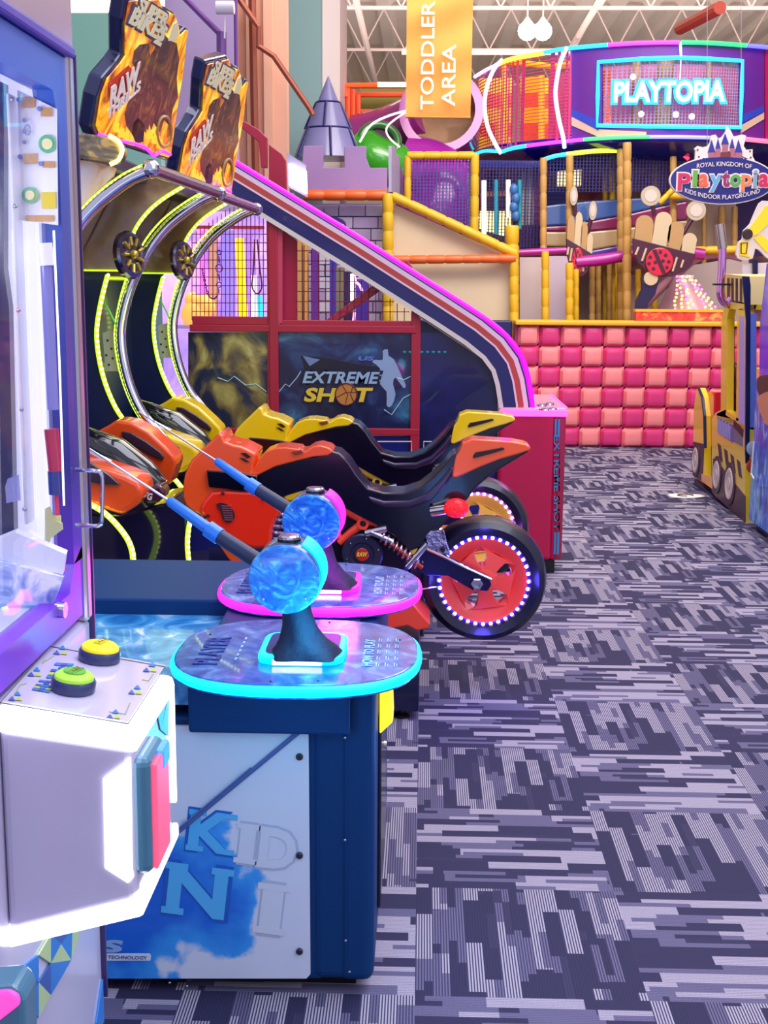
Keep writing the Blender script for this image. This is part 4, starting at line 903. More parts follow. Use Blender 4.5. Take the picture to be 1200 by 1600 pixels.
    cow('cowl_near_lobe', [(90, 716), (134, 724), (160, 730), (196, 742), (216, 752), (224, 764), (222, 778), (212, 792), (190, 806), (172, 800), (150, 792), (120, 786), (90, 780)], 4.3, .2, paint, .02)
    cow('near_stripe', [(120, 716), (136, 720), (170, 742), (188, 758), (160, 758), (134, 752), (112, 746)], 4.285, .02, M('stripe_dark', '#3c2438', .3), .004)
    ns = [(P(110, 676, 4.55), .04), (P(134, 690, 4.55), .055), (P(180, 712, 4.55), .07), (P(225, 742, 4.55), .06), (P(252, 762, 4.55), .035)]
    MB().tube([p for p, _ in ns], [r for _, r in ns], 20).build('smoked_windscreen', M('smoke_glass', '#10181c', .06, coat=1), t, smooth=True)
    MB().tube([P(128, 700, 4.46), P(180, 728, 4.46), P(226, 758, 4.46), P(236, 766, 4.46)], .012, 8).build('chrome_edge', chrome, t, smooth=True)
    ng = MB().prism(poly([(222, 762), (250, 758), (258, 768), (256, 778), (246, 786), (228, 788), (220, 780)], 4.44), (0, .1, 0)).build('nose_badge', M('nose_maroon', '#4a1c34', .2, coat=.6), t, bevel=.01)
    text('lettering', 'G', P(234, 776, 4.43), (1, 0, 0), (.2, 0, 1), .026, white, ng, .002, .04, width=.018)
    # glossy lower body with glowing curves
    gb = M('gloss_violet', '#2a2048', .08, .3, coat=1)
    MB().prism(poly([(186, 806), (240, 790), (262, 786), (292, 800), (300, 925), (130, 925), (130, 800)], 4.5), (0, .4, 0)).build('lower_body', gb, t, bevel=.01)
    l_t, l_b = MB(), MB()
    strip(l_t, l_b, smoothpath([P(x, y, 4.3) for x, y in ((120, 786), (140, 788), (164, 802), (186, 824), (202, 848), (208, 874), (203, 900), (196, 918))], 3), .0105, .02)
    strip(l_t, l_b, smoothpath([P(x, y, 4.46) for x, y in ((297, 812), (293, 840), (294, 870), (300, 900), (303, 915))], 3), .009, .02)
    s_ = l_t.build('lower_led_strip', ledt, t); l_b.build('led_beads', ledb, s_)
    return t
cab1 = cabinet(None, orange, orange_r, 'motorcycle racing cabinet with red-orange cowl, nearer chrome tubes and lime lights', '', True)
cab2 = cabinet(None, yel, yel2, 'motorcycle racing cabinet with yellow cowl, farther chrome tubes and lime lights', '', False)
place(cab2, STEP)
point('lime_glow', (-1.0, 4.9, 1.3), .5, (.7, 1, .2), .1); point('lime_glow', (-1.0, 5.9, 1.3), .4, (.7, 1, .2), .1)
# marquees stand on the header rails: one clear vacuum-formed sign each
def marquee(label):
    A, B_, Cc, Dd = P(146, 212, 4.18), P(275, 262, 4.95), P(262, 66, 5.0), P(196, 8, 4.3)
    t = thing('marquee_sign', label, 'sign', tuple(A))
    outl = [(148, 214), (142, 200), (150, 150), (160, 122), (182, 96), (190, 84), (190, 30), (196, -6), (246, -8), (252, 8), (262, 12), (272, 18), (278, 36), (280, 52), (290, 42), (294, 44), (290, 64), (286, 110), (276, 170), (266, 244), (262, 252), (210, 235), (164, 222)]
    def W(x, y, off=0):
        # tilted sign plane through the header rail, leaning out over the rider
        n = (B_-A).cross(Vector((.38, 0, 1))).normalized(); d = ray(x, y); tt = (A-n*off-EYE).dot(n)/d.dot(n); return EYE+d*tt, n
    _, n = W(150, 200)
    if n.y > 0: n = -n
    pts = [W(x, y)[0] for x, y in outl]
    back = MB().prism(pts, -n*.05).build('sign_case', M('case_navy', '#14204e', .2, coat=.8), t, bevel=.008)
    c = sum(pts, Vector())/len(pts)
    MB().prism([c+(p-c)*.95+n*.004 for p in pts], n*.006).build('sign_face', fire, t, bevel=.003)
    right = (B_-A).normalized(); up = n.cross(right).normalized()
    if up.z < 0: up = -up
    def W2(x, y): return W(x, y)[0]+n*.0115
    rr = right if right.cross(up).dot(n) > 0 else -right
    rt_ = (W2(252, 40)-W2(212, 20)).normalized()
    def txt(s_, x, y, h, wd, m_, a, b, dz=0): 
        r1 = (W2(x+a, y+b)-W2(x, y)).normalized(); u1 = n.cross(r1).normalized()
        text('lettering', s_, W2(x, y)+n*dz, r1, u1, h, m_, back, .003, .04, width=wd, shear=.15)
    cr_ = M('logo_cream', '#f6f2c0', .3, coat=.3); sv = M('logo_slate', '#4c4468', .3)
    for s_, x, y, h, wd in (('SUPER', 233, 18, .045, .25), ('BIKES', 226, 37, .055, .3)):
        txt(s_, x, y, h*1.3, wd*1.1, sv, 10, 6); txt(s_, x, y, h, wd, cr_, 10, 6, .003)
    rd_ = M('logo_red', '#d83c20', .3); wh = M('logo_white', '#fff8e8', .3)
    txt('2', 243, 54, .07, .08, sv, 10, 6); txt('2', 243, 54, .058, .065, cr_, 10, 6, .003)
    mb_ = MB().prism([W2(x, y)-n*.004 for x, y in ((164, 128), (196, 100), (202, 108), (196, 150), (178, 172), (168, 172))], n*.004).build('red_flash', rd_, back)
    txt('RAW', 188, 130, .075, .2, wh, 10, -9, .004); txt('THRILLS', 187, 153, .036, .22, wh, 10, -9, .004)
    # dark rider silhouettes and wheel ring printed on the face
    rider = art('rider_print_art', [(.3, '#2e2034'), (.5, '#5c3c3c'), (.62, '#8c5a3c'), (.75, '#d09048')], scale=14, dist=2, rough=.2, em=.1, stretch=(1, 1, .5))
    MB().prism([W2(x, y)-n*.003 for x, y in ((205, 78), (214, 68), (228, 66), (230, 86), (236, 76), (244, 58), (252, 52), (262, 62), (272, 66), (276, 92), (272, 120), (274, 150), (266, 168), (262, 196), (252, 186), (246, 206), (236, 190), (230, 212), (218, 200), (206, 214), (194, 196), (190, 176), (196, 158), (204, 146), (200, 128), (208, 112), (202, 96))], n*.002).build('rider_print', rider, back)
    MB().prism([W2(x, y)-n*.003 for x, y in ((204, 190), (212, 182), (222, 194), (220, 220), (208, 222), (202, 206))], n*.002).build('tyre_print', M('tyre_print', '#2a2038', .3), back)
    yf_ = M('flame_yellow', '#ffd838', .3, em='#ffc020', es=.5)
    for fx_, fy_ in ((176, 196), (184, 204), (192, 208), (228, 206), (236, 214), (244, 222)):
        MB().prism([W2(fx_+dx_, fy_+dy_)-n*.001 for dx_, dy_ in ((-4, 8), (-3, -6), (-1, 0), (1, -12), (3, -2), (5, -6), (5, 10))], n*.002).build('flame_print', yf_, back)
    cw_ = W2(252, 204)
    MB().tube([cw_+ (W2(252+11*math.cos(a), 204+24*math.sin(a))-cw_) for a in [2*PI*i/24 for i in range(24)]], .006, 6, closed=True).build('wheel_print', M('wheel_print', '#c8a060', .3), back)
    MB().prism([W2(x, y)-n*.002 for x, y in ((266, 36), (272, 32), (274, 50), (270, 62), (258, 62), (262, 48))], n*.003).build('cream_flash', cr_, back)
    MB().tube([W2(x, y) for x, y in ((150, 208), (180, 218), (204, 222), (222, 228), (236, 242), (250, 234), (262, 240))], .006, 6).build('magenta_reflection', glow('magenta_reflection_glow', '#d83cff', .9), back)  # glowing tube stands in for a magenta reflection along the sign
    return t
m1 = marquee('flame printed motorcycle marquee, the larger one nearest the left cabinet')
m2 = marquee('flame printed motorcycle marquee, the smaller one beside the pink light bar')
m2.location = Vector(m2.location)+STEP+Vector((.05, .05, -.06)); m2.scale = (1, 1, 1.12)

# ================================================================ BASKETBALL GAME
YB_ = 6.66; YE = 7.5
bg = thing('basketball_game', 'red caged basketball arcade cabinet with magenta lit sloping side rail', 'arcade machine', (-.3, 7.1, 0))
def band(name, pts, Y, t, m_, parent=bg, bevel=.004): return MB().prism(poly(pts, Y), (0, t, 0)).build(name, m_, parent, bevel=bevel)
def offs(center, w0, w1):
    """ribbon between two offsets of a polyline in the picture plane (positive = up/right, outwards)"""
    def side(w_):
        out = []
        for i, p in enumerate(center):
            a = Vector(center[max(i-1, 0)]); b = Vector(center[min(i+1, len(center)-1)]); d = (b-a).normalized(); out.append((p[0]+d.y*w_, p[1]-d.x*w_))
        return out
    return side(w0)+side(w1)[::-1]
edge = [(340, 248), (360, 257), (450, 312), (560, 379), (640, 430), (700, 468), (752, 502), (786, 530), (808, 560), (818, 592), (824, 630), (826, 664)]
# outermost line is the light, then pale, red, pale, navy, pale
mg = glow('magenta_rail', '#f000f0', 1.3)
rail = band('side_rail', offs(edge, 4, -45), YB_, .06, M('rail_navy', '#14145c', .3, coat=.4))
MB().tube(smoothpath([P(x, y, YB_+.02) for x, y in offs(edge, 6, 5)[:len(edge)]], 3), .018, 10).build('rail_light', mg, rail, smooth=True)
MB().tube([P(828, 664, YB_+.02), P(800, 700, YB_+.02)], .013, 10).build('rail_light_tail', mg, rail, smooth=True)
for nm, a, b, m_ in (('pale_stripe', 1, -6, M('stripe_pink_white', '#e8c8d8', .35)), ('red_stripe', -6, -15, M('stripe_brick', '#b8473e', .4)), ('pale_stripe', -15, -18, M('stripe_pink_white', '#e8c8d8')), ('cream_stripe', -38, -45, M('stripe_cream', '#d8d0c4', .4))):
    band(nm, offs(edge, a, b), YB_-.004, .006, m_, rail, 0)
# cage and frames
cf = MB()
def bar(x0, y0, x1, y1, Y=YB_+.03, t=.04): cf.box(P(x0, y0, Y), P(x1, y1, Y)+Vector((0, t, 0)))
bar(416, 330, 430, 720); bar(419, 330, 436, 720, YB_+.02); bar(643, 478, 655, 720); bar(296, 507, 650, 521, YB_+.025); bar(300, 494, 420, 508, YB_+.035); bar(436, 500, 650, 511, YB_+.035)
bar(433, 668, 655, 681, YB_+.028); bar(296, 668, 420, 680, YB_+.028)
fo = cf.build('steel_frame', redsteel, bg, bevel=.004)
MB().prism(poly([(432, 351), (441, 358), (441, 505), (432, 505)], YB_+.03), (0, .03, 0)).build('frame_edge', M('frame_pink', '#c84460', .4), bg)
MB().prism(poly([(441, 358), (464, 376), (464, 505), (441, 505)], YB_+.09), (0, .02, 0)).build('crimson_panel', M('crimson_panel', '#a80f40', .4), bg)
MB().prism(poly([(506, 503), (516, 510), (645, 418), (636, 405)], YB_+.1), (0, .05, 0)).build('diagonal_brace', M('crimson_brace', '#a81c3c', .35, coat=.3), bg, bevel=.006)
# far tall frame posts seen above the rail
MB().prism(poly([(362, 178), (404, 202), (417, 215), (417, 262), (408, 262), (404, 222), (368, 192)], YE), (0, .05, 0)).prism(poly([(420, 225), (440, 240), (446, 250), (448, 305), (432, 300), (420, 290)], YE), (0, .05, 0)).build('rear_frame', redsteel, bg, bevel=.005)
def mesh_grid(name, x0, x1, y0f, y1, Y, nx, ny, m_, parent, r=.0022):
    g = MB()
    for i in range(nx+1):
        x = x0+(x1-x0)*i/nx; yt = y0f(x)
        if yt < y1: g.tube([P(x, yt, Y), P(x, y1, Y)], r, 4)
    for j in range(ny+1):
        y = y1-(y1-y0f(x0))*j/ny
        xs = [x0+(x1-x0)*k/60 for k in range(61) if y0f(x0+(x1-x0)*k/60) <= y]
        if len(xs) > 1: g.tube([P(xs[0], y, Y), P(xs[-1], y, Y)], r, 4)
    return g.build(name, m_, parent)
cage = M('cage_wire', '#8c1c34', .4, .3)
mesh_grid('cage_mesh', 300, 418, lambda x: 310 if x > 380 else 310+(380-x)*.7, 500, YB_+.06, 18, 10, cage, bg)
mesh_grid('cage_mesh', 464, 643, lambda x: 376+(x-464)*.625, 503, YB_+.06, 16, 8, cage, bg)
# dark graphic panels with the game name
star = art('night_sky_print', [(.3, '#10122e'), (.5, '#1b2250'), (.62, '#2c4c78'), (.72, '#3f86a0'), (.84, '#b8c080')], scale=3.2, dist=1.6, rough=.3)
star2 = art('meteor_print', [(.3, '#141830'), (.46, '#2a3048'), (.56, '#7a6a3c'), (.66, '#b0a458'), (.8, '#dfe8b0')], scale=3.4, dist=2, rough=.3)
MB().prism(poly([(294, 519), (418, 519), (418, 670), (294, 670)], YB_+.05), (0, .02, 0)).build('graphic_panel', star2, bg)
gp = MB().prism(poly([(434, 519), (645, 519), (645, 670), (434, 670)], YB_+.05), (0, .02, 0)).build('graphic_panel', star, bg)
MB().prism(poly([(655, 520), (700, 520), (700, 512), (775, 560), (779, 575), (779, 700), (655, 700)], YB_+.045), (0, .02, 0)).build('side_panel', art('deep_navy_print', [(.3, '#0d0f3c'), (.6, '#161c5e'), (.85, '#24509a')], scale=5, dist=1, rough=.3), bg)
MB().prism(poly([(655, 500), (700, 512), (752, 545), (700, 560), (655, 540)], YB_+.046), (0, .02, 0)).build('side_panel_top', M('deep_navy', '#10123e', .35), bg)
MB().tube([P(655, 494, YB_+.03), P(757, 561, YB_+.03), P(773, 572, YB_+.03), P(779, 584, YB_+.03), P(779, 700, YB_+.03)], .006, 6).build('inner_cream_line', M('stripe_cream', '#d8d0c4'), bg)
Yt = YB_+.047; U = Yt/1983
MB().prism(poly([(470, 556), (500, 558), (572, 572), (600, 572), (592, 580), (604, 590), (580, 600), (570, 604), (552, 602), (470, 600), (478, 582)], Yt), (0, .002, 0)).build('logo_backing', M('logo_black', '#16182c', .3), gp)
text('lettering', 'EXTREME', P(533, 590, Yt-.003), (1, 0, 0), (.28, 0, 1), 24*U, M('logo_navy_edge', '#10183c', .4), gp, .001, .06, width=126*U)
text('lettering', 'EXTREME', P(533, 590, Yt-.005), (1, 0, 0), (.28, 0, 1), 19*U, M('logo_steel', '#9fc0dc', .3, .3), gp, .001, .03, width=116*U)
for s_, x, wd in (('SH', 500, 50), ('T', 567, 30)):
    text('lettering', s_, P(x, 617, Yt-.003), (1, 0, 0), (.25, 0, 1), 28*U, M('logo_navy_edge', '#10183c'), gp, .001, .07, width=(wd+4)*U)
    text('lettering', s_, P(x, 617, Yt-.005), (1, 0, 0), (.25, 0, 1), 23*U, M('logo_gold', '#e8c83c', .3), gp, .001, .04, width=(wd-3)*U)
bk = MB().lathe(P(541, 616, Yt-.004), (0, -1, 0), [(17*U, 0), (17*U, .003), (0, .003)], 32).build('basketball_print', M('ball_print', '#c8823c', .4), gp)
g = MB(); bc = P(541, 616, Yt-.0085); rr = 17*U
g.torus(bc, (0, 1, 0), rr, .0035, 32, 6)
g.tube([bc+Vector((-rr*.9, 0, -rr*.3)), bc+Vector((0, 0, .2*rr)), bc+Vector((rr*.95, 0, rr*.2))], .002, 5); g.tube([bc+Vector((-.4*rr, 0, rr*.9)), bc+Vector((.15*rr, 0, 0)), bc+Vector((-.1*rr, 0, -rr))], .002, 5); g.tube([bc+Vector((.6*rr, 0, rr*.7)), bc+Vector((.4*rr, 0, 0)), bc+Vector((.7*rr, 0, -.7*rr))], .002, 5)
g.build('ball_seams', M('seam_brown', '#5a2416', .4), bk)
pl = M('player_haze', '#8fa8c8', .4)
MB().prism(poly(smooth_outline([(598, 548), (606, 546), (607, 556), (616, 562), (626, 584), (634, 602), (630, 606), (618, 590), (614, 600), (618, 616), (612, 634), (604, 634), (604, 612), (592, 598), (594, 576), (582, 566), (586, 562), (598, 562)], 2), Yt-.001), (0, .001, 0)).build('player_figure', pl, gp)
MB().prism(poly([(473, 556), (500, 562), (484, 572)], Yt-.001), (0, .001, 0)).build('pale_shard', M('shard_pale', '#7088b0', .4), gp)
text('lettering', 'US', P(572, 560, Yt-.003), (1, 0, 0), (.3, 0, 1), 7*U, M('logo_print_b2', '#5a78d0'), gp, .001, .04, width=24*U)
ltn = M('lightning_print', '#b8e0dc', .3); g = MB()
for path in (((436, 612), (446, 600), (452, 604), (464, 590), (470, 580)), ((340, 590), (356, 596), (366, 588), (384, 602), (400, 600), (416, 612)), ((600, 640), (612, 648), (630, 622), (642, 616)), ((620, 590), (630, 594), (642, 588))):
    g.tube([P(x, y, Yt-.001) for x, y in path], .0025, 5)
g.build('lightning_print', ltn, gp)
bw = MB()
for path in (((590, 690), (643, 690), (643, 712)), ((662, 712), (662, 690), (700, 690))): bw.tube([P(x, y, YB_+.02) for x, y in path], .004, 6)
bw.build('lower_trim', M('stripe_cream', '#d8d0c4'), bg)
MB().prism(poly([(300, 681), (779, 681), (779, 880), (300, 880)], YB_+.05), (0, .7, 0)).build('lower_body', M('body_blue', '#14207a', .35), bg)
# small coloured glow spots
g = MB()
for k in range(8): g.ball(P(632+k*9, 550, YB_+.04), (.009, .003, .006), 8, 5)
g.build('teal_lamps', glow('teal_spot', '#0c6a7a', .5), bg)
# red front box with name strip
xa, xb, xc = P(778, 700, YB_).x, P(866, 700, YB_).x, P(883, 700, YB_).x
rb = MB().box((xa, YB_-.02, .07), (xb, YE, .862)).box((xb-.01, YB_-.018, .07), (xc-.02, YE, .86)).build('front_box', M('front_red', '#c4104c', .4, noise=.15, nscale=2), bg, bevel=.02, seg=3)
MB().box((xc-.045, YB_-.024, .08), (xc-.002, YE-.1, .85)).build('corner_panel', M('corner_crimson', '#a01c44', .4), bg, bevel=.012)
MB().box((xa+.02, YB_+.04, 0), (xb-.02, YE-.1, .07)).build('kick_plinth', black, bg)
MB().box((xb-.035, YB_+.0, 0), (xb+.02, YB_+.12, .07)).build('caster_block', black, bg)
cu = Yt/1983
text('lettering', 'EXTREME SHOT', P(870, 755, YB_-.022), (0.03, 0, -1), (1, 0, .03), 9.5*U, M('strip_cyan', '#2a90c0', .35), rb, .002, .01, width=150*U)
g = MB()
for x0, x1 in ((867, 869), (872, 874)):
    g.box(P(x0, 655, YB_-.025), P(x1, 682, YB_-.021)); g.box(P(x0-1, 832, YB_-.025), P(x1-1, 866, YB_-.021))
g.build('strip_lines', M('strip_cyan', '#2a90c0'), rb)
tpb = MB().box((xa, YB_-.03, .862), (xc, YE, .885)).build('control_top', M('top_pink', '#e88cb8', .3, coat=.4), bg, bevel=.008)
MB().box((xa, YB_-.035, .84), (xc+.005, YB_-.02, .875)).build('top_light', glow('pink_trim', '#ff5ad0', 1.0), tpb, bevel=.005)
MB().tube([(xc, YB_-.02, .885), (xc-.0, YE, .885)], .006, 6).build('side_light', glow('pink_trim', '#ff5ad0', 1.0), tpb)
g = MB()
for x, y in ((846, 634), (858, 632), (850, 641), (862, 640)):
    c = PZ(x, y, .886); g.lathe(c, (0, 0, 1), [(.028, 0), (.026, .008), (.012, .012), (0, .012)], 16)
g.build('control_buttons', chrome, tpb, smooth=True)
point('magenta_rail_glow', (.75, 6.4, 1.0), 1.2, (1, .1, .7), .1)
# white lit letters of the name board high on the cage
nb_ = thing('lit_name_board', 'white glowing name board above the sloping magenta rail', 'sign', tuple(P(475, 300, 7.2)))
MB().prism(poly([(448, 238), (478, 258), (480, 308), (450, 292)], 7.22), (0, .05, 0)).build('board', M('board_smoke', '#b8b0c8', .15, coat=.8), nb_)
g = MB()
for k in range(5): g.prism(poly([(451+k*6, 256+k*3), (455+k*6, 255+k*3), (456+k*6, 290+k*3), (452+k*6, 290+k*3)], 7.2), (0, .02, 0))
for k in range(6): g.prism(poly([(460+k*5.4, 312+k*4), (463.5+k*5.4, 312+k*4), (464+k*5.4, 322+k*4), (460.5+k*5.4, 322+k*4)], 7.2), (0, .02, 0))
g.build('lit_letters', glow('sign_white', '#fff4ff', 2.5), nb_)
mb = MB().tube([P(455, 303, 7.19), P(458, 316, 7.19), P(452, 322, 7.19)], .014, 8).build('magenta_tip', mg, nb_)

# things glowing behind the cage, left
lg = thing('lit_game_cabinet', 'lilac glowing prize cabinet seen through the left cage mesh', 'arcade machine', (-1.4, 8.9, 0))
MB().box(P(250, 330, 9.0), (P(412, 330, 9.0).x, 9.4, 0)).build('lit_cabinet_body', art('lilac_lit_print', [(.3, '#8c6ae0'), (.5, '#c8a0f0'), (.65, '#f0b8d8'), (.8, '#ffe0c8')], scale=3, dist=.8, em=.55), lg)
MB().box(P(250, 508, 8.38), P(340, 514, 8.38)+Vector((0, .6, 0))).build('toy_shelf', M('shelf_lilac', '#c8a8e0'), lg)
MB().box(P(250, 352, 8.95), P(412, 358, 8.95)+Vector((0, .04, 0))).build('cabinet_rail', M('crimson_brace', '#a81c3c'), lg)
for x0, x1, col, n_, st in ((312, 322, '#e060f0', 'magenta_column', .8), (345, 368, '#8c7ae8', 'violet_column', .5), (386, 396, '#a070f0', 'purple_column', .6), (326, 340, '#d09878', 'tan_column', .3)):
    MB().box(P(x0, 360, 8.93), P(x1, 506, 8.93)+Vector((0, .02, 0))).build(n_, glow(n_, col, st), lg)
o = MB().tube([P(374, 372, 8.6), P(377, 440, 8.6), P(381, 506, 8.6), P(390, 780, 8.6)], .03, 10).build('yellow_pole', glow('yellow_pole', '#ffd400', .9)); tag(o, 'bright yellow glowing pole behind the left cage mesh', 'pole')
o = MB().tube([P(396, 430, 8.6), P(397, 506, 8.6), P(403, 780, 8.6)], .02, 10).build('white_light_tube', glow('white_tube', '#e8e0ff', 1.5)); tag(o, 'white light tube behind the cage, beside the yellow pole', 'light tube')
o = MB().tube([P(405, 462, 8.6), P(409, 506, 8.6), P(416, 780, 8.6)], .02, 10).build('blue_light_tube', glow('blue_tube', '#20b8ff', 1.2)); tag(o, 'short blue light tube behind the cage next to the red post', 'light tube')
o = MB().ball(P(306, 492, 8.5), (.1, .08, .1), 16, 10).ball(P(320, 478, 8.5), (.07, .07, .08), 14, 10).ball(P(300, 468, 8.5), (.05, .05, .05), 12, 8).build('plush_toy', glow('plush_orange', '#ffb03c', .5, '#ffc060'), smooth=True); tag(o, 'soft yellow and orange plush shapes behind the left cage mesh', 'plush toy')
def chain(pts, Y, label):
    g = MB(); pp = smoothpath([P(x, y, Y) for x, y in pts], 5)
    for i, (a, b) in enumerate(zip(pp, pp[1:])):
        c = (a+b)/2; g.torus(c, (1, 0, .2) if i % 2 else (.2, 1, 0), (b-a).length*.42, .003, 8, 4)
    o = g.build('hanging_chain', M('chain_steel', '#6a4a78', .3, .6)); tag(o, label, 'chain'); return o
chain([(316, 420), (320, 440), (326, 462), (336, 466), (342, 450), (342, 390)], 7.3, 'purple-grey chain looped behind the left cage mesh')
o = MB().tube(smoothpath([P(x, y, 7.3) for x, y in ((398, 374), (396, 420), (394, 448), (402, 459), (409, 448), (406, 420), (402, 374))], 5), .005, 6).build('hanging_cable', M('cable_dark', '#5a2c50', .4)); tag(o, 'looped dark cable hanging beside the yellow pole', 'cable')

# ================================================================ CONSTRUCTION TRUCK KIDDIE RIDE
XT = 2.12
tr = thing('truck_ride', 'yellow construction truck kiddie ride with striped sides and red seat', 'kiddie ride', (2.5, 9.2, 0))
ytruck = M('truck_yellow', '#ecc818', .3, coat=.5); otruck = M('truck_amber', '#f0a030', .3, coat=.4)
tblue = M('truck_blue', '#6a84d8', .35); tnavy = M('truck_navy', '#101848', .3)
def side(pts, X=XT): return [PX(x, y, X) for x, y in pts]
MB().prism(side([(1085, 748), (1163, 822), (1165, 836), (1084, 760)]), (.75, 0, 0)).build('chassis', M('chassis_navy', '#0c0c34', .3), tr)
# near cab: side panel with open window
fr_ = MB()
fr_.prism(side([(1118, 645), (1124, 642), (1164, 668), (1164, 818), (1118, 776), (1112, 768), (1112, 655)]), (.05, 0, 0))
cabp = fr_.build('cab_side', ytruck, tr)
fr2 = MB()
fr2.prism(side([(1126, 648), (1127, 500), (1132, 476), (1141, 474), (1136, 498), (1135, 640), (1133, 652)]), (.05, 0, 0))
fr2.prism(side([(1150, 660), (1152, 484), (1166, 480), (1166, 662)]), (.05, 0, 0))
fr2.prism(side([(1130, 480), (1132, 466), (1166, 474), (1166, 486)]), (.05, 0, 0))
fr2.prism(side([(1120, 646), (1134, 640), (1150, 652), (1166, 662), (1166, 672), (1120, 655)]), (.05, 0, 0)).build('window_frame', ytruck, tr)
MB().prism(side([(1119, 650), (1152, 660), (1152, 668), (1119, 664)], XT+.01), (.68, 0, 0)).build('dash_top', ytruck, tr)
MB().prism(side([(1118, 645), (1133, 638), (1150, 652), (1164, 664), (1164, 676), (1118, 662)], XT+.004), (.04, 0, 0)).build('sill_filler', ytruck, tr)
MB().prism(side([(1154, 660), (1155, 494), (1162, 494), (1163, 664)], XT-.003), (.004, 0, 0)).build('lilac_panel', M('lilac_print', '#a8a0e8', .35), tr)
MB().prism(side([(1134, 490), (1141, 488), (1141, 655), (1134, 650)], XT+.06), (.03, 0, 0)).build('window_edge', tnavy, tr)
hl = MB().prism(side([(1133, 428), (1171, 432), (1170, 476), (1131, 470)]), (.7, 0, 0)).build('striped_canopy', M('canopy_cream', '#e8d088', .35), tr)
g = MB()
for k in range(5):
    x = 1136+k*6.6; g.prism(side([(x, 434+k*.4), (x+3, 434.5+k*.4), (x+3, 471+k*.6), (x, 470+k*.6)], XT-.004), (.004, 0, 0))
g.build('canopy_stripes', M('stripe_maroon', '#3a1420', .4), hl)
# black and amber hazard bands
hz = MB()
for k in range(4):
    x = 1121+k*10; y = 692+k*8.5
    hz.prism(side([(x, y), (x+5, y+4.5), (x+8, y+30), (x+3, y+26)], XT-.003), (.004, 0, 0))
hz.build('hazard_bars', M('stripe_maroon', '#3a1420'), cabp)
pnl = MB().prism(side([(1114, 716), (1119, 718), (1164, 775), (1164, 818), (1118, 776), (1112, 768)], XT-.002), (.004, 0, 0)).build('wheel_panel', M('panel_maroon', '#401c30', .4), cabp)
MB().prism(side([(1096, 752), (1113, 764), (1113, 745), (1096, 740)], XT-.004), (.01, 0, 0)).build('amber_step', otruck, tr)
def pwheel(cx, cy_, rx, ry, parent=tr):
    a = PX(cx, cy_, XT); ry_m = (PX(cx, cy_-ry, XT)-a).length
    o = MB().lathe(a, (-1, 0, 0), [(ry_m*1.35, 0), (ry_m*1.35, .008), (0, .008)], 32).build('printed_tyre', M('print_tyre', '#4a2838', .5), parent)
    MB().lathe(a-Vector((.009, 0, 0)), (-1, 0, 0), [(ry_m, 0), (ry_m*.92, .006), (ry_m*.7, .006), (ry_m*.66, .002), (ry_m*.4, .002), (ry_m*.36, .007), (0, .008)], 32).build('hub_cap', M('hub_cream', '#d8c8c0', .3, .3), o)
for cx, cy_, rx, ry in ((1121, 742, 8, 22), (1141, 756, 9, 25)): pwheel(cx, cy_, rx, ry)
# rear seat module
rs = MB().prism(side([(1088, 608), (1092, 606), (1097, 620), (1100, 650), (1101, 745), (1096, 752), (1083, 742), (1083, 700), (1084, 640)]), (.05, 0, 0)).build('rear_side', ytruck, tr)
MB().prism(side([(1083, 690), (1100, 694), (1097, 752), (1082, 742)], XT-.003), (.004, 0, 0)).build('rear_maroon_panel', M('panel_maroon', '#401c30'), rs)
pwheel(1088, 719, 5, 20)
MB().tube([PX(x, y, XT-.005) for x, y in ((1092, 607), (1098, 622), (1101, 650), (1102, 700))], .012, 6).build('edge_moulding', tnavy, rs)
MB().prism([PX(1098, 612, XT+.05), PX(1096, 690, XT+.05), PX(1114, 700, XT+.05), PX(1116, 612, XT+.05)], (.55, 0, 0)).build('red_seat', M('seat_red', '#d8141c', .3, coat=.4), tr, bevel=.01)
MB().prism(side([(1100, 695), (1113, 700), (1113, 758), (1100, 748)], XT+.06), (.5, 0, 0)).build('foot_well', M('well_blue', '#16206a', .35), tr)
# sign plate
sgp = MB().prism(side([(1121, 652), (1145, 664), (1145, 692), (1121, 676)], XT-.004), (.005, 0, 0)).build('sign_plate', M('plate_violet', '#5a5a9c', .35), tr)
a, b_ = PX(1121, 664, XT), PX(1145, 678, XT)
rv = (b_-a).normalized()
g = MB()
for k in range(9):
    q0 = a.lerp(b_, (k+.6)/10); g.box(q0+Vector((-.007, -.009, -.05)), q0+Vector((-.004, .006, .045+.012*(k % 2))))
g.build('plate_strokes', M('plate_lilac', '#b8b8e8', .35), sgp)
g = MB()
for k in range(8): c = PX(1147+k*1.9, 668+k*2.1, XT-.004); g.box(c, c+Vector((.003, .03, .05)))
MB().prism(side([(1146, 668), (1160, 676), (1160, 698), (1146, 690)], XT-.003), (.003, 0, 0)).build('hazard_tag', M('tag_slate', '#6c6a80', .4), sgp)
g.build('hazard_teeth', M('stripe_maroon', '#3a1420'), sgp)
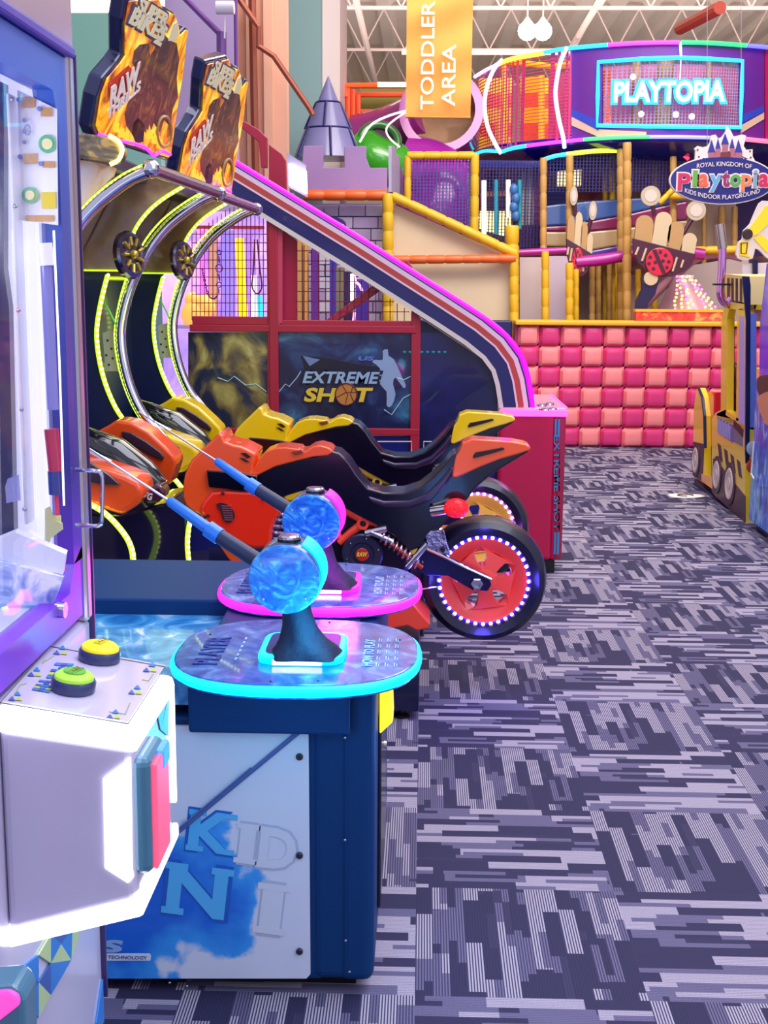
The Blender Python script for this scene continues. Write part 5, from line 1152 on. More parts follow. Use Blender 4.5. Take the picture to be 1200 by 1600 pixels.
# front face of the cab, towards the camera
yf = PX(1165, 700, XT).y
def frontf(pts, Y=yf): return [P(x, y, Y) for x, y in pts]
MB().prism(frontf([(1165, 668), (1182, 668), (1182, 834), (1165, 822)]), (0, .03, 0)).prism(frontf([(1168, 500), (1170, 490), (1182, 490), (1182, 672), (1166, 672)]), (0, .03, 0)).build('cab_front', tblue, tr)
MB().prism(frontf([(1166, 670), (1183, 672), (1183, 752), (1166, 745)], yf-.004), (0, .01, 0)).build('front_yellow_panel', ytruck, tr)
MB().prism(frontf([(1160, 432), (1171, 432), (1173, 446), (1172, 640), (1170, 822), (1164, 822), (1166, 500)], yf-.006), (0, .02, 0)).build('navy_corner', tnavy, tr)
for y, nm, col in ((700, 'head_lamp', '#b8c4d8'), (728, 'tail_lamp', '#c83c14')):
    MB().lathe(P(1178, y, yf-.01), (0, -1, 0), [(.05, 0), (.052, .01), (.04, .014), (0, .018)], 24).build(nm, M(nm, col, .2, coat=.6), tr, smooth=True)
MB().prism(side([(1141, 585), (1146, 566), (1152, 580), (1154, 640), (1153, 658), (1141, 652)], XT+.08), (.02, 0, 0)).build('cab_picture', art('cab_picture', [(.35, '#5a1c4c'), (.5, '#c83c5a'), (.62, '#ffb0a0'), (.8, '#f0e0c0')], scale=12, dist=1), tr)
MB().box((XT+.45, yf, .1), (XT+.7, 10.1, .9)).build('far_side', ytruck, tr)
# chrome exhaust stack
ex = MB().tube([P(1124, 350, 9.0), P(1129, 388, 9.0)], .034, 16).build('exhaust_tip', M('tan_chrome', '#c8b8b0', .15, .9), tr, smooth=True)
MB().tube(smoothpath([P(x, y, 9.0) for x, y in ((1129, 386), (1128, 420), (1126, 445), (1126, 460), (1130, 471), (1137, 474), (1142, 466))], 5), .028, 16).build('exhaust_pipe', M('pink_chrome', '#e8a8e0', .12, 1), tr, smooth=True)
MB().box(P(1116, 443, 8.97), P(1142, 446, 8.97)+Vector((0, .06, 0))).build('exhaust_clamp', black, tr)
# yellow excavator arm sign
es = thing('excavator_sign', 'cut-out sign of a yellow excavator arm with white outline, behind the truck ride', 'sign', tuple(P(1175, 370, 9.3)))
MB().prism(poly(smooth_outline([(1186, 318), (1198, 314), (1215, 320), (1215, 360), (1200, 372), (1204, 390), (1200, 404), (1190, 394), (1180, 388), (1176, 404), (1158, 406), (1150, 398), (1154, 378), (1160, 374), (1162, 360), (1172, 350)], 2), 9.3), (0, .03, 0)).build('white_outline', M('outline_white', '#ddd2d0', .4), es)
MB().prism(poly([(1168, 372), (1164, 367), (1196, 322), (1210, 318), (1210, 340), (1184, 366)], 9.29), (0, .01, 0)).prism(poly([(1156, 378), (1170, 377), (1168, 396), (1172, 402), (1156, 399)], 9.29), (0, .01, 0)).prism(poly([(1178, 372), (1190, 367), (1204, 378), (1200, 396), (1190, 386)], 9.29), (0, .01, 0)).build('yellow_arm', M('sign_yellow', '#ffd91c', .35), es)
g = MB().lathe(P(1168, 366, 9.285), (0, -1, 0), [(.038, 0), (.03, .004), (0, .004)], 20); g.tube([P(1158, 380, 9.286), P(1168, 379, 9.286), P(1166, 396, 9.286), P(1158, 396, 9.286), P(1158, 380, 9.286)], .004, 5)
g.build('dark_pivot', M('pivot_brown', '#2c1418', .4), es)
MB().tube([P(1180, 406, 9.32), P(1180, 470, 9.32)], .02, 8).build('sign_post', tnavy, es)
MB().prism(poly([(1160, 412), (1205, 410), (1205, 468), (1172, 468), (1160, 470)], 9.35), (0, .03, 0)).build('white_board', M('board_white', '#fbeef0', .35), es)
yb_ = MB().prism(poly([(1171, 430), (1188, 430), (1190, 484), (1171, 484)], 9.33), (0, .01, 0)).build('yellow_board', M('board_yellow', '#f4f01c', .35), es)
MB().prism(poly([(1172, 472), (1184, 452), (1186, 466), (1180, 484)], 9.32), (0, .008, 0)).build('dark_chevron', tnavy, yb_)

# ================================================================ BLUE KIOSK, right edge
ks = thing('picture_kiosk', 'tall blue kiosk with painted underwater side panel at the right edge', 'arcade machine', (2.6, 7.6, 0))
kx = 2.10
sea = art('sea_print', [(.25, '#1a1060'), (.4, '#1c3cc0'), (.52, '#2c7ce8'), (.6, '#8cc8ff'), (.7, '#2a9a5c'), (.85, '#f4f0ff')], scale=9, dist=2.2, rough=.3, stretch=(1, 1, .35))
MB().box((kx, 6.9, .05), (kx+.9, 8.08, .95)).build('lower_case', sea, ks)
MB().box((kx+.03, 6.9, 0), (kx+.85, 8.0, .05)).build('plinth', M('plinth_navy', '#101858', .3), ks)
MB().prism([(kx, 8.02, .95), (kx, 8.08, 1.3), (kx+.02, 8.08, 1.66), (kx+.9, 8.08, 1.66), (kx+.9, 8.02, .95)], (0, -1.1, 0)).build('upper_case', art('violet_print', [(.3, '#3a18c8'), (.5, '#5a3cf0'), (.65, '#a8a8e8'), (.8, '#d8c8f0')], scale=2.2, dist=.8, rough=.3), ks)
Xk = kx-.004
def kp(pts, X=Xk): return [PX(x, y, X) for x, y in pts]
ch = MB().prism(kp(smooth_outline([(1183, 592), (1196, 586), (1215, 590), (1215, 618), (1192, 622), (1184, 612)], 3)), (.004, 0, 0)).build('brown_print', M('hat_brown', '#5a3428', .5), ks)
MB().prism(kp(smooth_outline([(1186, 618), (1215, 612), (1215, 660), (1198, 664), (1190, 650), (1184, 632)], 3), Xk-.002), (.004, 0, 0)).build('peach_print', M('peach_print', '#d89068', .5), ch)
MB().tube([PX(1178, 690, Xk-.01), PX(1174, 740, Xk-.01), PX(1178, 748, Xk-.01)], .006, 6).build('white_cable', white, ks)

# floor sticker
st = thing('floor_sticker', 'white oval floor sticker with a dark swirl before the truck ride', 'sticker', tuple(PZ(1072, 775, 0)))
c = PZ(1070, 775, 0)
MB().prism([c+Vector((.13*math.cos(a)*(1+.12*math.cos(3*a)), .1*math.sin(a), .001)) for a in [2*PI*i/28 for i in range(28)]], (0, 0, .002)).build('oval_base', M('sticker_cream', '#f4ece8', .5), st)
MB().tube([c+Vector((.05*math.cos(a)*(1.2-a*.06), .04*math.sin(a)*(1.2-a*.06), .004)) for a in [i*.35 for i in range(15)]], .007, 5).build('dark_swirl', M('swirl_olive', '#4a4420', .5), st)

# ================================================================ HANGING BANNER
bn = thing('hanging_banner', 'long orange banner hung vertically with white lettering', 'banner', tuple(P(685, 183, 10)))
g = MB(); n = 10; m_n = 24; YBN = 10
A, B_, C_, D_ = P(636, -30, YBN), P(740, -30, YBN), P(634, 183, YBN), P(735, 184, YBN)
vs = []
for s_ in (0, .006):
    for j in range(m_n+1):
        for i in range(n+1):
            u, v = i/n, j/m_n
            p = (A.lerp(B_, u)).lerp(C_.lerp(D_, u), v); wv = .012*math.sin(u*7+v*5)+.008*math.sin(v*17+u*3); vs.append(p+Vector((0, wv+s_, 0)))
N_ = (n+1)*(m_n+1)
fs = [(j*(n+1)+i, j*(n+1)+i+1, (j+1)*(n+1)+i+1, (j+1)*(n+1)+i) for j in range(m_n) for i in range(n)]
g.add(vs, fs+[tuple(q+N_ for q in reversed(f)) for f in fs])
bf = g.build('banner_fabric', M('banner_orange', '#f09a3e', .6, noise=.3, nscale=3, col2='#ffb84e'), bn, smooth=True)
UB = YBN/1983
wb = M('banner_white', '#fff4e0', .5, em='#fff0d8', es=.15)
text('lettering', 'TODDLER', P(668, 87, YBN-.03), (0, 0, 1), (-1, 0, 0), 20*UB, wb, bf, .002, .01, width=154*UB)
text('lettering', 'AREA', P(701, 118, YBN-.03), (0, 0, 1), (-1, 0, 0), 20*UB, wb, bf, .002, .01, width=88*UB)
MB().tube([C_, D_], .008, 8).build('bottom_batten', M('banner_hem', '#d8842c', .5), bn)

# ================================================================ ROYAL KINGDOM SIGN
YS = 10.8; US = YS/1983
rk = thing('playground_sign', 'blue oval sign with colourful lettering and a castle on top', 'sign', tuple(P(1129, 320, YS)))
ov = [(1129+83*math.cos(a), 281.5+38*math.sin(a)) for a in [2*PI*i/64 for i in range(64)]]
ov2 = [(1129+81*math.cos(a), 281.5+36*math.sin(a)) for a in [2*PI*i/64 for i in range(64)]]
pw_ = M('sign_cream', '#d8cac8', .5)
bd = MB().prism(poly(ov, YS), (0, .04, 0)).build('sign_board', pw_, rk)
MB().prism(poly(ov2, YS-.004), (0, .006, 0)).build('blue_oval', M('sign_blue', '#0a1270', .45, coat=.1), bd)
cst = MB().prism(poly([(1086, 252), (1087, 236), (1085, 232), (1090, 228), (1098, 230), (1106, 228), (1110, 222), (1110, 212), (1118, 210), (1122, 216), (1128, 214), (1134, 206), (1136, 197), (1142, 204), (1146, 213), (1152, 212), (1160, 210), (1166, 212), (1164, 220), (1162, 228), (1166, 234), (1176, 233), (1176, 244), (1180, 252), (1140, 236)], YS+.005), (0, .035, 0)).build('castle_cutout', pw_, rk)
g = MB()
for x, yb, yt, w_ in ((1112, 238, 218, 6), (1122, 232, 216, 4), (1133, 225, 208, 6), (1144, 231, 216, 4), (1154, 238, 218, 6)):
    g.prism(poly([(x-w_, yb), (x+w_, yb), (x, yt)], YS-.003), (0, .01, 0))
g.build('blue_spires', M('spire_blue', '#28288c', .4), cst)
g = MB()
for x, yt, yb, w_ in ((1112, 238, 248, 5), (1122, 232, 246, 3.5), (1133, 226, 238, 4), (1144, 232, 246, 3.5), (1154, 238, 248, 5)): g.box(P(x-w_, yt, YS-.002), P(x+w_, yb, YS+.006))
g.build('castle_walls', M('castle_mauve', '#9c5c70', .5), cst)
g = MB(); g.box(P(1126, 238, YS-.004), P(1141, 247, YS+.005)); g.build('castle_gate', M('gate_brick', '#6c2430', .5), cst)
g = MB()
for x in range(1098, 1168, 5): g.box(P(x, 245+abs(x-1130)*.06, YS-.005), P(x+3, 250+abs(x-1130)*.08, YS))
g.build('battlement_silhouette', M('sign_blue', '#101c84'), cst)
g = MB()
for x, y in ((1090, 234), (1092, 245), (1172, 236), (1173, 246)): g.lathe(P(x, y, YS), (0, -1, 0), [(.008, 0), (0, .003)], 10)
g.build('sign_dots', M('gate_brick', '#6c2430'), cst)
text('lettering', 'ROYAL KINGDOM OF', P(1132, 256, YS-.006), (1, 0, -.01), (0, 0, 1), 6.5*US, pw_, bd, .003, .005, width=82*US, bend=.02)
text('lettering', 'KIDS INDOOR PLAYGROUND', P(1128, 308, YS-.006), (1, 0, 0), (0, 0, 1), 6.5*US, pw_, bd, .003, .005, width=112*US, bend=-.055)
for ch_, x, wd, hh, dy, col in (('P', 1069, 20, 25, 3, '#c01c50'), ('l', 1086, 8, 24, -2, '#5aa03c'), ('a', 1099, 16, 19, 1, '#e05c3c'), ('y', 1118, 18, 24, 5, '#5a9cc8'), ('t', 1134, 13, 22, -1, '#8c1c60'), ('o', 1149, 17, 18, 1, '#4ca03c'), ('p', 1166, 16, 24, 5, '#e07848'), ('i', 1180, 7, 25, -2, '#7894b0'), ('a', 1193, 16, 19, 1, '#c01c50')):
    c = P(x, 281+dy, YS-.006)
    text('lettering', ch_, c, (1, 0, 0), (0, 0, 1), (hh+4)*US, pw_, bd, .004, .06, width=(wd+4)*US)
    text('lettering', ch_, c+Vector((0, -.005, 0)), (1, 0, 0), (0, 0, 1), hh*US, M('logo_'+col[1:4], col, .35), bd, .004, .03, width=(wd-1)*US)
MB().tube([P(1105, 232, YS+.02), P(1105, -60, YS+.02)], .003, 5).tube([P(1158, 232, YS+.02), P(1158, -60, YS+.02)], .003, 5).build('hanging_wires', M('wire_grey', '#8a8490', .4, .5), rk)

# ================================================================ PLAYGROUND
def padded(name, pts, Y, r, m_, label, ribs=True, group=None, parent=None):
    path = [P(*q, Y) if len(q) == 2 else P(*q) for q in pts]
    g = MB(); full = []; rr = []
    for a, b in zip(path, path[1:]):
        n = max(2, int((b-a).length/.17))
        for i in range(n):
            for t_, k in ((.02, .86), (.12, 1), (.88, 1), (.98, .86)) if ribs else ((0, 1), (.5, 1)):
                full.append(a+(b-a)*((i+t_)/n)); rr.append(r*k)
    full.append(path[-1]); rr.append(r*.9)
    g.tube(full, rr, 12); o = g.build(name, m_, parent, smooth=True)
    if parent is None: tag(o, label, 'padded pole' if 'pole' in name or 'post' in name else 'padded rail', group)
    return o
YT = 12.7
ct = thing('castle_tower', 'lilac stone play castle tower with battlements and grey cone roof', 'play tower', tuple(P(538, 500, YT).to_tuple()))
ct.location.z = 0; ct['_o'] = tuple(ct.location)
lil = M('lilac_stone', '#a884b8', .5, noise=.25, nscale=3, col2='#8c70a8')
MB().prism(poly([(480, 318), (605, 318), (605, 700), (480, 700)], YT+.05), (0, .5, 0)).build('tower_core', M('mortar_lilac', '#7c6a98', .6), ct)
# brick facing
g1, g2, g3 = MB(), MB(), MB(); gs = (g1, g2, g3)
rows = 13; random.seed(3)
for r in range(rows):
    y0 = 320+r*18.8; x = 480-(14 if r % 2 else 30)
    while x < 600:
        w_ = 38+random.random()*8; xa_, xb_ = max(x, 480), min(x+w_, 600)
        if xb_-xa_ > 3: random.choice(gs).box(P(xa_+.5, y0+.5, YT+.015), P(xb_-.5, y0+18.2, YT+.055))
        x += w_
for g, col, n_ in ((g1, '#b4aac4', 'mid_stones'), (g2, '#c8c0d2', 'pale_stones'), (g3, '#a894bc', 'mauve_stones')): g.build(n_, M(n_, col, .5, noise=.15, nscale=5), ct, bevel=.006)
cren = [(471, 304), (471, 272), (474, 228), (505, 227), (505, 262), (538, 262), (538, 229), (572, 228), (572, 246), (578, 262), (605, 262), (605, 298)]
MB().prism(poly(cren, YT-.03), (0, .06, 0)).build('battlement', lil, ct, bevel=.006)
MB().prism([P(607, 228, YT-.02), P(607, 300, YT-.02), P(625, 312, YT+.9), P(625, 262, YT+.9), P(621, 262, YT+.7), P(619, 243, YT+.6), P(615, 243, YT+.3), P(612, 228, YT+.15)], (.03, 0, 0)).build('side_battlement', M('side_stone', '#a8a0c0', .5), ct)
# cone roof with dark lap joints
apex = P(513, 119, YT+.45); base = P(513, 248, YT+.45); R0 = (P(565, 248, YT+.45)-base).length*1.04
cm = M('cone_slate', '#6a6a98', .28, noise=.3, nscale=4, col2='#8a86b8', coat=.5)
prof = []; H_ = (apex-base).length
for t0, t1 in ((0, .36), (.36, .68), (.68, 1.0)):
    prof += [(R0*(1-t0)*1.0, H_*t0), (R0*(1-t1)*1.03+.004, H_*t1)]
MB().lathe(base, (0, 0, 1), prof, 40).build('cone_roof', cm, ct, smooth=True)
jd = M('joint_navy', '#1c1c60', .4); g = MB()
for t0 in (.36, .68):
    rr_ = R0*(1-t0)*1.03; cc = base+Vector((0, 0, H_*t0)); g.torus(cc, (0, 0, 1), rr_, .012, 40, 6)
def cone_line(ang, t0, t1):
    q = []
    for t in (t0, t1):
        rr_ = R0*(1-t)*1.03+.006; q.append(base+Vector((rr_*math.sin(ang), -rr_*math.cos(ang), H_*t)))
    g.tube(q, .014, 6)
for a in (-.1, -1.6, 1.4): cone_line(a, .36, .68)
for a in (-.9, .15, 1.1): cone_line(a, 0, .36)
g.build('roof_joints', jd, ct)
# small oval sign on the tower
so = thing('tower_sign', 'small blue oval playground sign on the castle tower wall', 'sign', tuple(P(515, 356, YT-.05)))
MB().prism([P(515+26*math.cos(a), 352+14*math.sin(a), YT-.02) for a in [2*PI*i/36 for i in range(36)]], (0, .03, 0)).build('oval_board', M('sign_purple', '#3c2478', .4), so)
text('lettering', 'Playtopia', P(516, 353, YT-.025), (1, 0, 0), (0, 0, 1), 11*YT/1983, M('sign_cream', '#f6ece8'), so, .004, .05, width=44*YT/1983)
text('lettering', 'Playtopia', P(516, 353, YT-.031), (1, 0, 0), (0, 0, 1), 9*YT/1983, M('sign_crimson', '#e0405c', .4), so, .003, .02, width=42*YT/1983)
g = MB()
for x, yt in ((497, 334), (502, 330), (506, 324), (510, 330), (515, 334)): g.prism(poly([(x-2.5, 339), (x+2.5, 339), (x, yt)], YT-.02), (0, .02, 0))
g.box(P(494, 338, YT-.015), P(517, 343, YT)); g.build('castle_crest', M('crest_violet', '#5a3c78', .4), so)
padded('orange_rail', [(474, 305), (605, 305)], YT-.12, .052, orangepad, 'orange padded rail along the foot of the tower battlements')
padded('yellow_post', [(606, 302), (606, 678)], YT-.15, .055, yellowpad, 'upright yellow padded post at the tower corner')
padded('yellow_slope_rail', [(612, 306), (806, 397)], YT-.14, .048, yellowpad, 'sloping yellow padded rail running down right from the tower')
padded('orange_rail', [(612, 406), (806, 404)], YT-.17, .042, orangepad, 'orange padded rail under the sloping yellow rail')
padded('yellow_post', [(803, 404), (803, 678)], YT-.15, .045, yellowpad, 'yellow padded post at the left end of the cushioned wall')
padded('yellow_post', [(800, 352), (800, 674)], YT+.12, .07, yellowpad, 'short fat yellow padded post above the orange rail end')
cr = M('cream_canvas', '#e0cba8', .7, noise=.15, nscale=4, bump=.3)
o = MB().prism(poly([(612, 318), (800, 402), (612, 402)], YT-.05), (0, .05, 0)).build('canvas_panel', cr); tag(o, 'cream canvas triangle below the sloping yellow rail', 'canvas panel')
o = MB().prism(poly([(612, 410), (800, 410), (800, 676), (612, 676)], YT-.05), (0, .05, 0)).build('canvas_panel', cr); tag(o, 'cream canvas wall below the lower orange rail', 'canvas panel')
# yellow framed net bay
YNB = 13.3
nf = thing('net_bay', 'yellow padded frame with netting in front of the purple slide', 'play net', tuple(P(690, 300, YNB)))
padded('frame_rail', [(636, 243), (741, 243)], YNB, .042, yellowpad, '', parent=nf); padded('frame_post', [(637, 243), (637, 312)], YNB, .036, yellowpad, '', parent=nf); padded('frame_post', [(742, 240), (741, 372)], YNB, .044, yellowpad, '', parent=nf)
ntm = netmat('violet_net', '#4a3c9c', 30, .22); ntd = netmat('navy_net', '#20206c', 30, .19); ntp = netmat('pink_net', '#d83c78', 30, .22); nty = netmat('pale_net', '#9c86a8', 32, .14)
MB().prism(poly([(641, 248), (737, 248), (737, 372), (641, 320)], YNB+.02), (0, .005, 0)).build('net', ntm, nf)
# purple and green tube slides
def tubeslide(name, path, R, m_, label, closed_end=False):
    t = thing(name, label, 'slide', tuple(path[0]))
    MB().tube(smoothpath(path, 6), R, 26).build('tube', m_, t, smooth=True); return t
pur = M('purple_plastic', '#a0289c', .22, coat=.7); grn = M('green_plastic', '#3aa024', .22, coat=.7)
ts = thing('purple_tube_slide', 'big magenta purple tube slide opening under the orange banner', 'slide', tuple(P(690, 190, 14.2)))
c = P(690, 175, 14.0); ax = Vector((-.1, -1, .22)).normalized()
MB().lathe(c, ax, [(.40, -.5), (.40, 0), (.45, .0), (.45, .05), (.36, .05), (.35, -.5), (.40, -.5)], 40).build('tube_mouth', M('orchid_plastic', '#a02e96', .2, coat=.7), ts, smooth=True)
MB().lathe(c, ax, [(.36, -.48), (0, -.48)], 30).build('tube_depth', M('tan_depth', '#d8a878', .5, noise=.4, nscale=5), ts)
MB().tube(smoothpath([P(636, 275, 14.1), P(668, 280, 14.05), P(690, 300, 13.9), P(680, 345, 13.8), P(640, 350, 13.9)], 6), [.42]*25, 24).build('lower_tube', pur, ts, smooth=True)
MB().tube(smoothpath([P(560, 215, 15.0), P(600, 205, 14.9), P(640, 190, 14.7), P(662, 178, 14.6)], 5), .26, 20).build('upper_tube', M('plum_plastic', '#8c2a78', .25, coat=.6), ts, smooth=True)
tg_ = thing('green_tube_slide', 'green spiral tube slide beside the castle roof', 'slide', tuple(P(600, 240, 13.9)))
MB().tube(smoothpath([P(564, 232, 13.9), P(590, 250, 13.8), P(625, 262, 13.9), P(660, 285, 14.0)], 5), .24, 22).build('tube', grn, tg_, smooth=True)
cg = P(592, 222, 13.72)
MB().torus(cg, (.1, -1, .4), .2, .045, 30, 10).build('tube_rim', M('dark_green_plastic', '#2c6c30', .25, coat=.5), tg_, smooth=True)
MB().lathe(cg+Vector((0, .02, 0)), (.1, -1, .4), [(.19, 0), (0, .0)], 24).build('tube_opening', M('plum_depth', '#6a2860', .5), tg_)
o = MB().tube(smoothpath([P(x, y, 13.5) for x, y in ((562, 222), (580, 195), (610, 180), (640, 172))], 4), .012, 6).tube(smoothpath([P(x, y, 13.5) for x, y in ((640, 172), (618, 186), (604, 200), (608, 215), (625, 230))], 4), .010, 6).build('slide_light_trim', glow('soft_white', '#ffe0e8', .9)); tag(o, 'thin white light lines over the slides beside the cone roof', 'light strip')
# red framed upper bay with neon edge
YR = 15
rf = thing('orange_framed_bay', 'upper play bay framed in orange-red bars with neon top edge', 'play frame', tuple(P(590, 240, YR)))
g = MB()
for a, b in (((544, 132), (544, 235)), ((552, 140), (552, 240)), ((560, 148), (560, 240))): g.tube([P(*a, YR), P(*b, YR)], .03, 8)
for a, b in (((544, 134), (745, 134)), ((552, 148), (745, 148)), ((556, 175), (745, 175))): g.tube([P(*a, YR+.1), P(*b, YR+.1)], .03, 8)
g.build('orange_bars', M('bar_orange', '#e85a2c', .4, coat=.3), rf, smooth=True)
MB().tube([P(541, 150, YR-.05), P(541, 133, YR-.05), P(590, 132, YR-.05)], .022, 8).build('neon_red', glow('neon_red', '#ff4018', 1.6), rf)
MB().tube([P(590, 132, YR-.05), P(640, 132, YR-.05)], .026, 8).build('neon_white', glow('neon_white', '#ffffff', 2.5), rf)
MB().prism(poly([(562, 138), (745, 138), (745, 240), (562, 240)], YR+.5), (0, .05, 0)).build('olive_back', M('olive_back', '#8c8c3c', .6), rf)
# ---------------- curved upper gallery
dc = Vector((2.5, 14.95, 0)); RG = 1.95
gal = thing('neon_gallery', 'rounded purple upper gallery with neon edges and a lit name window', 'play gallery', (2.5, 14.95, 3.0))
def gp_(x, y, dr=0):
    """point on the gallery drum seen along a measured direction"""
    d = ray(x, y); a = d.x*d.x+d.y*d.y; bb = -2*(d.x*dc.x+d.y*dc.y); R = RG+dr; cc = dc.x**2+dc.y**2-R*R; disc = bb*bb-4*a*cc
    t = (-bb-math.sqrt(max(disc, 0)))/(2*a); return EYE+d*t
def shell(x0, x1, ytop, ybot, m_, name, t=.05, dr=0, parent=gal, n=28):
    g = MB(); vs = []; z0 = None
    for i in range(n+1):
        x = x0+(x1-x0)*i/n; a = gp_(x, ytop(x), dr); b = gp_(x, ybot(x), dr); nrm = (Vector((a.x, a.y, 0))-dc).normalized()
        vs += [a, b, b-nrm*t, a-nrm*t]
    fs = [(i*4+j, i*4+(j+1) % 4, (i+1)*4+(j+1) % 4, (i+1)*4+j) for i in range(n) for j in range(4)]+[(0, 1, 2, 3), (n*4+3, n*4+2, n*4+1, n*4)]
    g.add(vs, fs); return g.build(name, m_, parent)
def interp(pts):
    def f(x):
        for (a, b), (c, d) in zip(pts, pts[1:]):
            if x <= c: return b+(d-b)*(x-a)/(c-a)
        return pts[-1][1]
    return f
topE = interp([(740, 120), (760, 108), (790, 95), (830, 84), (884, 74), (960, 68), (1060, 66), (1130, 68), (1260, 80)])
botE = interp([(740, 242), (784, 238), (830, 228), (880, 221), (960, 216), (1060, 215), (1200, 222), (1260, 228)])
pv = M('gallery_purple', '#6a1c78', .4, noise=.3, nscale=2, col2='#4a1c88')
wl_, wr_, wt_, wb_ = 940, 1157, interp([(940, 96), (1040, 89), (1157, 95)]), interp([(940, 196), (1157, 199)])
shell(893, wl_, topE, botE, pv, 'wall_panel'); shell(wl_, wr_, topE, wt_, pv, 'wall_panel'); shell(wl_, wr_, wb_, botE, pv, 'wall_panel'); shell(wr_, 1194, topE, botE, pv, 'wall_panel')
shell(893, 935, interp([(893, 170), (935, 188)]), interp([(893, 182), (935, 204)]), M('swoop_blue', '#2c3ca8', .4), 'blue_swoop', dr=.012); shell(893, 1010, interp([(893, 178), (935, 202), (1010, 206)]), interp([(893, 196), (935, 214), (1010, 214)]), M('swoop_sand', '#c8a890', .4), 'sand_swoop', dr=.01)
shell(1158, 1194, interp([(1158, 196), (1194, 176)]), interp([(1158, 208), (1194, 186)]), M('swoop_sand', '#c8a890'), 'sand_swoop', dr=.01); shell(1160, 1194, interp([(1160, 180), (1194, 165)]), interp([(1160, 192), (1194, 175)]), M('swoop_blue', '#2c3ca8'), 'blue_swoop', dr=.008)
shell(1196, 1260, topE, botE, M('gallery_magenta', '#b0185c', .4, noise=.3, nscale=6), 'magenta_panel')
shell(742, 893, topE, botE, ntp, 'pink_net', t=.01); 
# inside of the gallery: warm lit padded interior
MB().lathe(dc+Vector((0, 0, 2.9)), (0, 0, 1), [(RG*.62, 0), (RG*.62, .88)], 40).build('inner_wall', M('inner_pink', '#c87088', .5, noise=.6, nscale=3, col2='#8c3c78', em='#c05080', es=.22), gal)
MB().lathe(dc+Vector((0, 0, 2.93)), (0, 0, 1), [(RG*.97, 0), (RG*.97, .05), (0, .05)], 48).build('gallery_floor', M('gallery_floor', '#2a1870', .4), gal)
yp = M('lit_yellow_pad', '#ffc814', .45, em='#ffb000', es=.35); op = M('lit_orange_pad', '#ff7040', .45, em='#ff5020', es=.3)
def stack(x0, x1, ys, dr, first):
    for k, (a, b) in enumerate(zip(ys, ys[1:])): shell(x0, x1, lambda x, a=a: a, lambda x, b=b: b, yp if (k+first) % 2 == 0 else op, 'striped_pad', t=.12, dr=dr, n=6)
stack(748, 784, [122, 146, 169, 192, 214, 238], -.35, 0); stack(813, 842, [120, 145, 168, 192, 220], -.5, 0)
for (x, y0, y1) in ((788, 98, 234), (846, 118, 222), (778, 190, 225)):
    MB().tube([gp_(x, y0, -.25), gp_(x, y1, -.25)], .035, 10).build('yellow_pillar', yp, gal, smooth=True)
MB().tube([gp_(790, 96, -.2), gp_(830, 100, -.2), gp_(868, 104, -.2), gp_(893, 100, -.2)], .03, 10).build('yellow_crossbar', yp, gal, smooth=True)
MB().tube([gp_(995, 92, -.6), gp_(995, 200, -.6)], .05, 10).tube([gp_(1040, 92, -.5), gp_(1035, 200, -.5)], .09, 12).tube([gp_(1108, 96, -.6), gp_(1108, 198, -.6)], .03, 10).build('tan_pillars', woodpost, gal, smooth=True)
MB().tube([gp_(948, 110, -.3), gp_(948, 196, -.3)], .05, 10).build('orange_pillar', op, gal, smooth=True)
wn = shell(wl_+2, wr_-2, lambda x: wt_(x)+2, lambda x: wb_(x)-2, nty, 'window_net', t=.006, dr=-.03)
g = MB()
for x, y in ((989, 120), (1002, 178), (1056, 179), (1081, 182)): g.ball(gp_(x, y, -.25), .03, 10, 8)
g.build('small_bulbs', glow('warm_bulb', '#fff0d0', 4), gal)
# neon tubing
def neon(pts, col, name, r=.02, dr=.04, es=1.8): return MB().tube(smoothpath([gp_(x, y, dr) for x, y in pts], 4), r, 8).build(name, glow('neon_'+name, col, es), gal, smooth=True)
neon([(742, 120), (760, 109), (775, 102)], '#a89cff', 'lilac_neon', .02); neon([(775, 102), (800, 92), (850, 83)], '#ffa040', 'amber_neon', .025)
neon([(850, 82), (884, 76), (950, 70)], '#28b8ff', 'blue_neon'); neon([(950, 70), (1000, 67), (1062, 66)], '#ff38e0', 'magenta_neon'); neon([(1064, 66), (1110, 67), (1166, 71)], '#28d860', 'green_neon'); neon([(1166, 71), (1200, 74), (1250, 80)], '#5858ff', 'indigo_neon')
neon([(737, 243), (756, 236), (782, 237)], '#30c0e0', 'teal_neon', .016); neon([(782, 238), (800, 232), (823, 228)], '#28b8ff', 'azure_neon', .02); neon([(823, 228), (862, 223), (912, 218)], '#d838ff', 'violet_neon', .018); neon([(912, 218), (960, 215), (1016, 214)], '#38c060', 'leaf_neon', .018); neon([(1016, 214), (1060, 214), (1108, 215)], '#7878ff', 'periwinkle_neon', .018); neon([(1160, 217), (1200, 221), (1250, 226)], '#ff5878', 'rose_neon', .022)
def bow(pts, name): return MB().tube(smoothpath([gp_(x, y, .05+.16*math.sin(PI*(y-pts[0][1])/(pts[-1][1]-pts[0][1]))) for x, y in pts], 4), .021, 10).build(name, glow('neon_bow', '#98b0ff', 2.0), gal, smooth=True)
bow([(785, 93), (772, 108), (761, 135), (757, 165), (762, 198), (774, 225), (783, 240)], 'bowed_neon'); bow([(886, 74), (876, 96), (870, 125), (868, 150), (873, 185), (880, 215), (882, 231)], 'bowed_neon')
wf = [(935, 97), (1000, 92), (1060, 90), (1110, 92), (1160, 95), (1159, 140), (1157, 199), (1050, 198), (933, 196), (934, 150)]
MB().tube([gp_(x, y, .03) for x, y in wf], .02, 8, closed=True).build('window_neon', glow('neon_cyan', '#20c8ff', 1.9), gal, smooth=True)
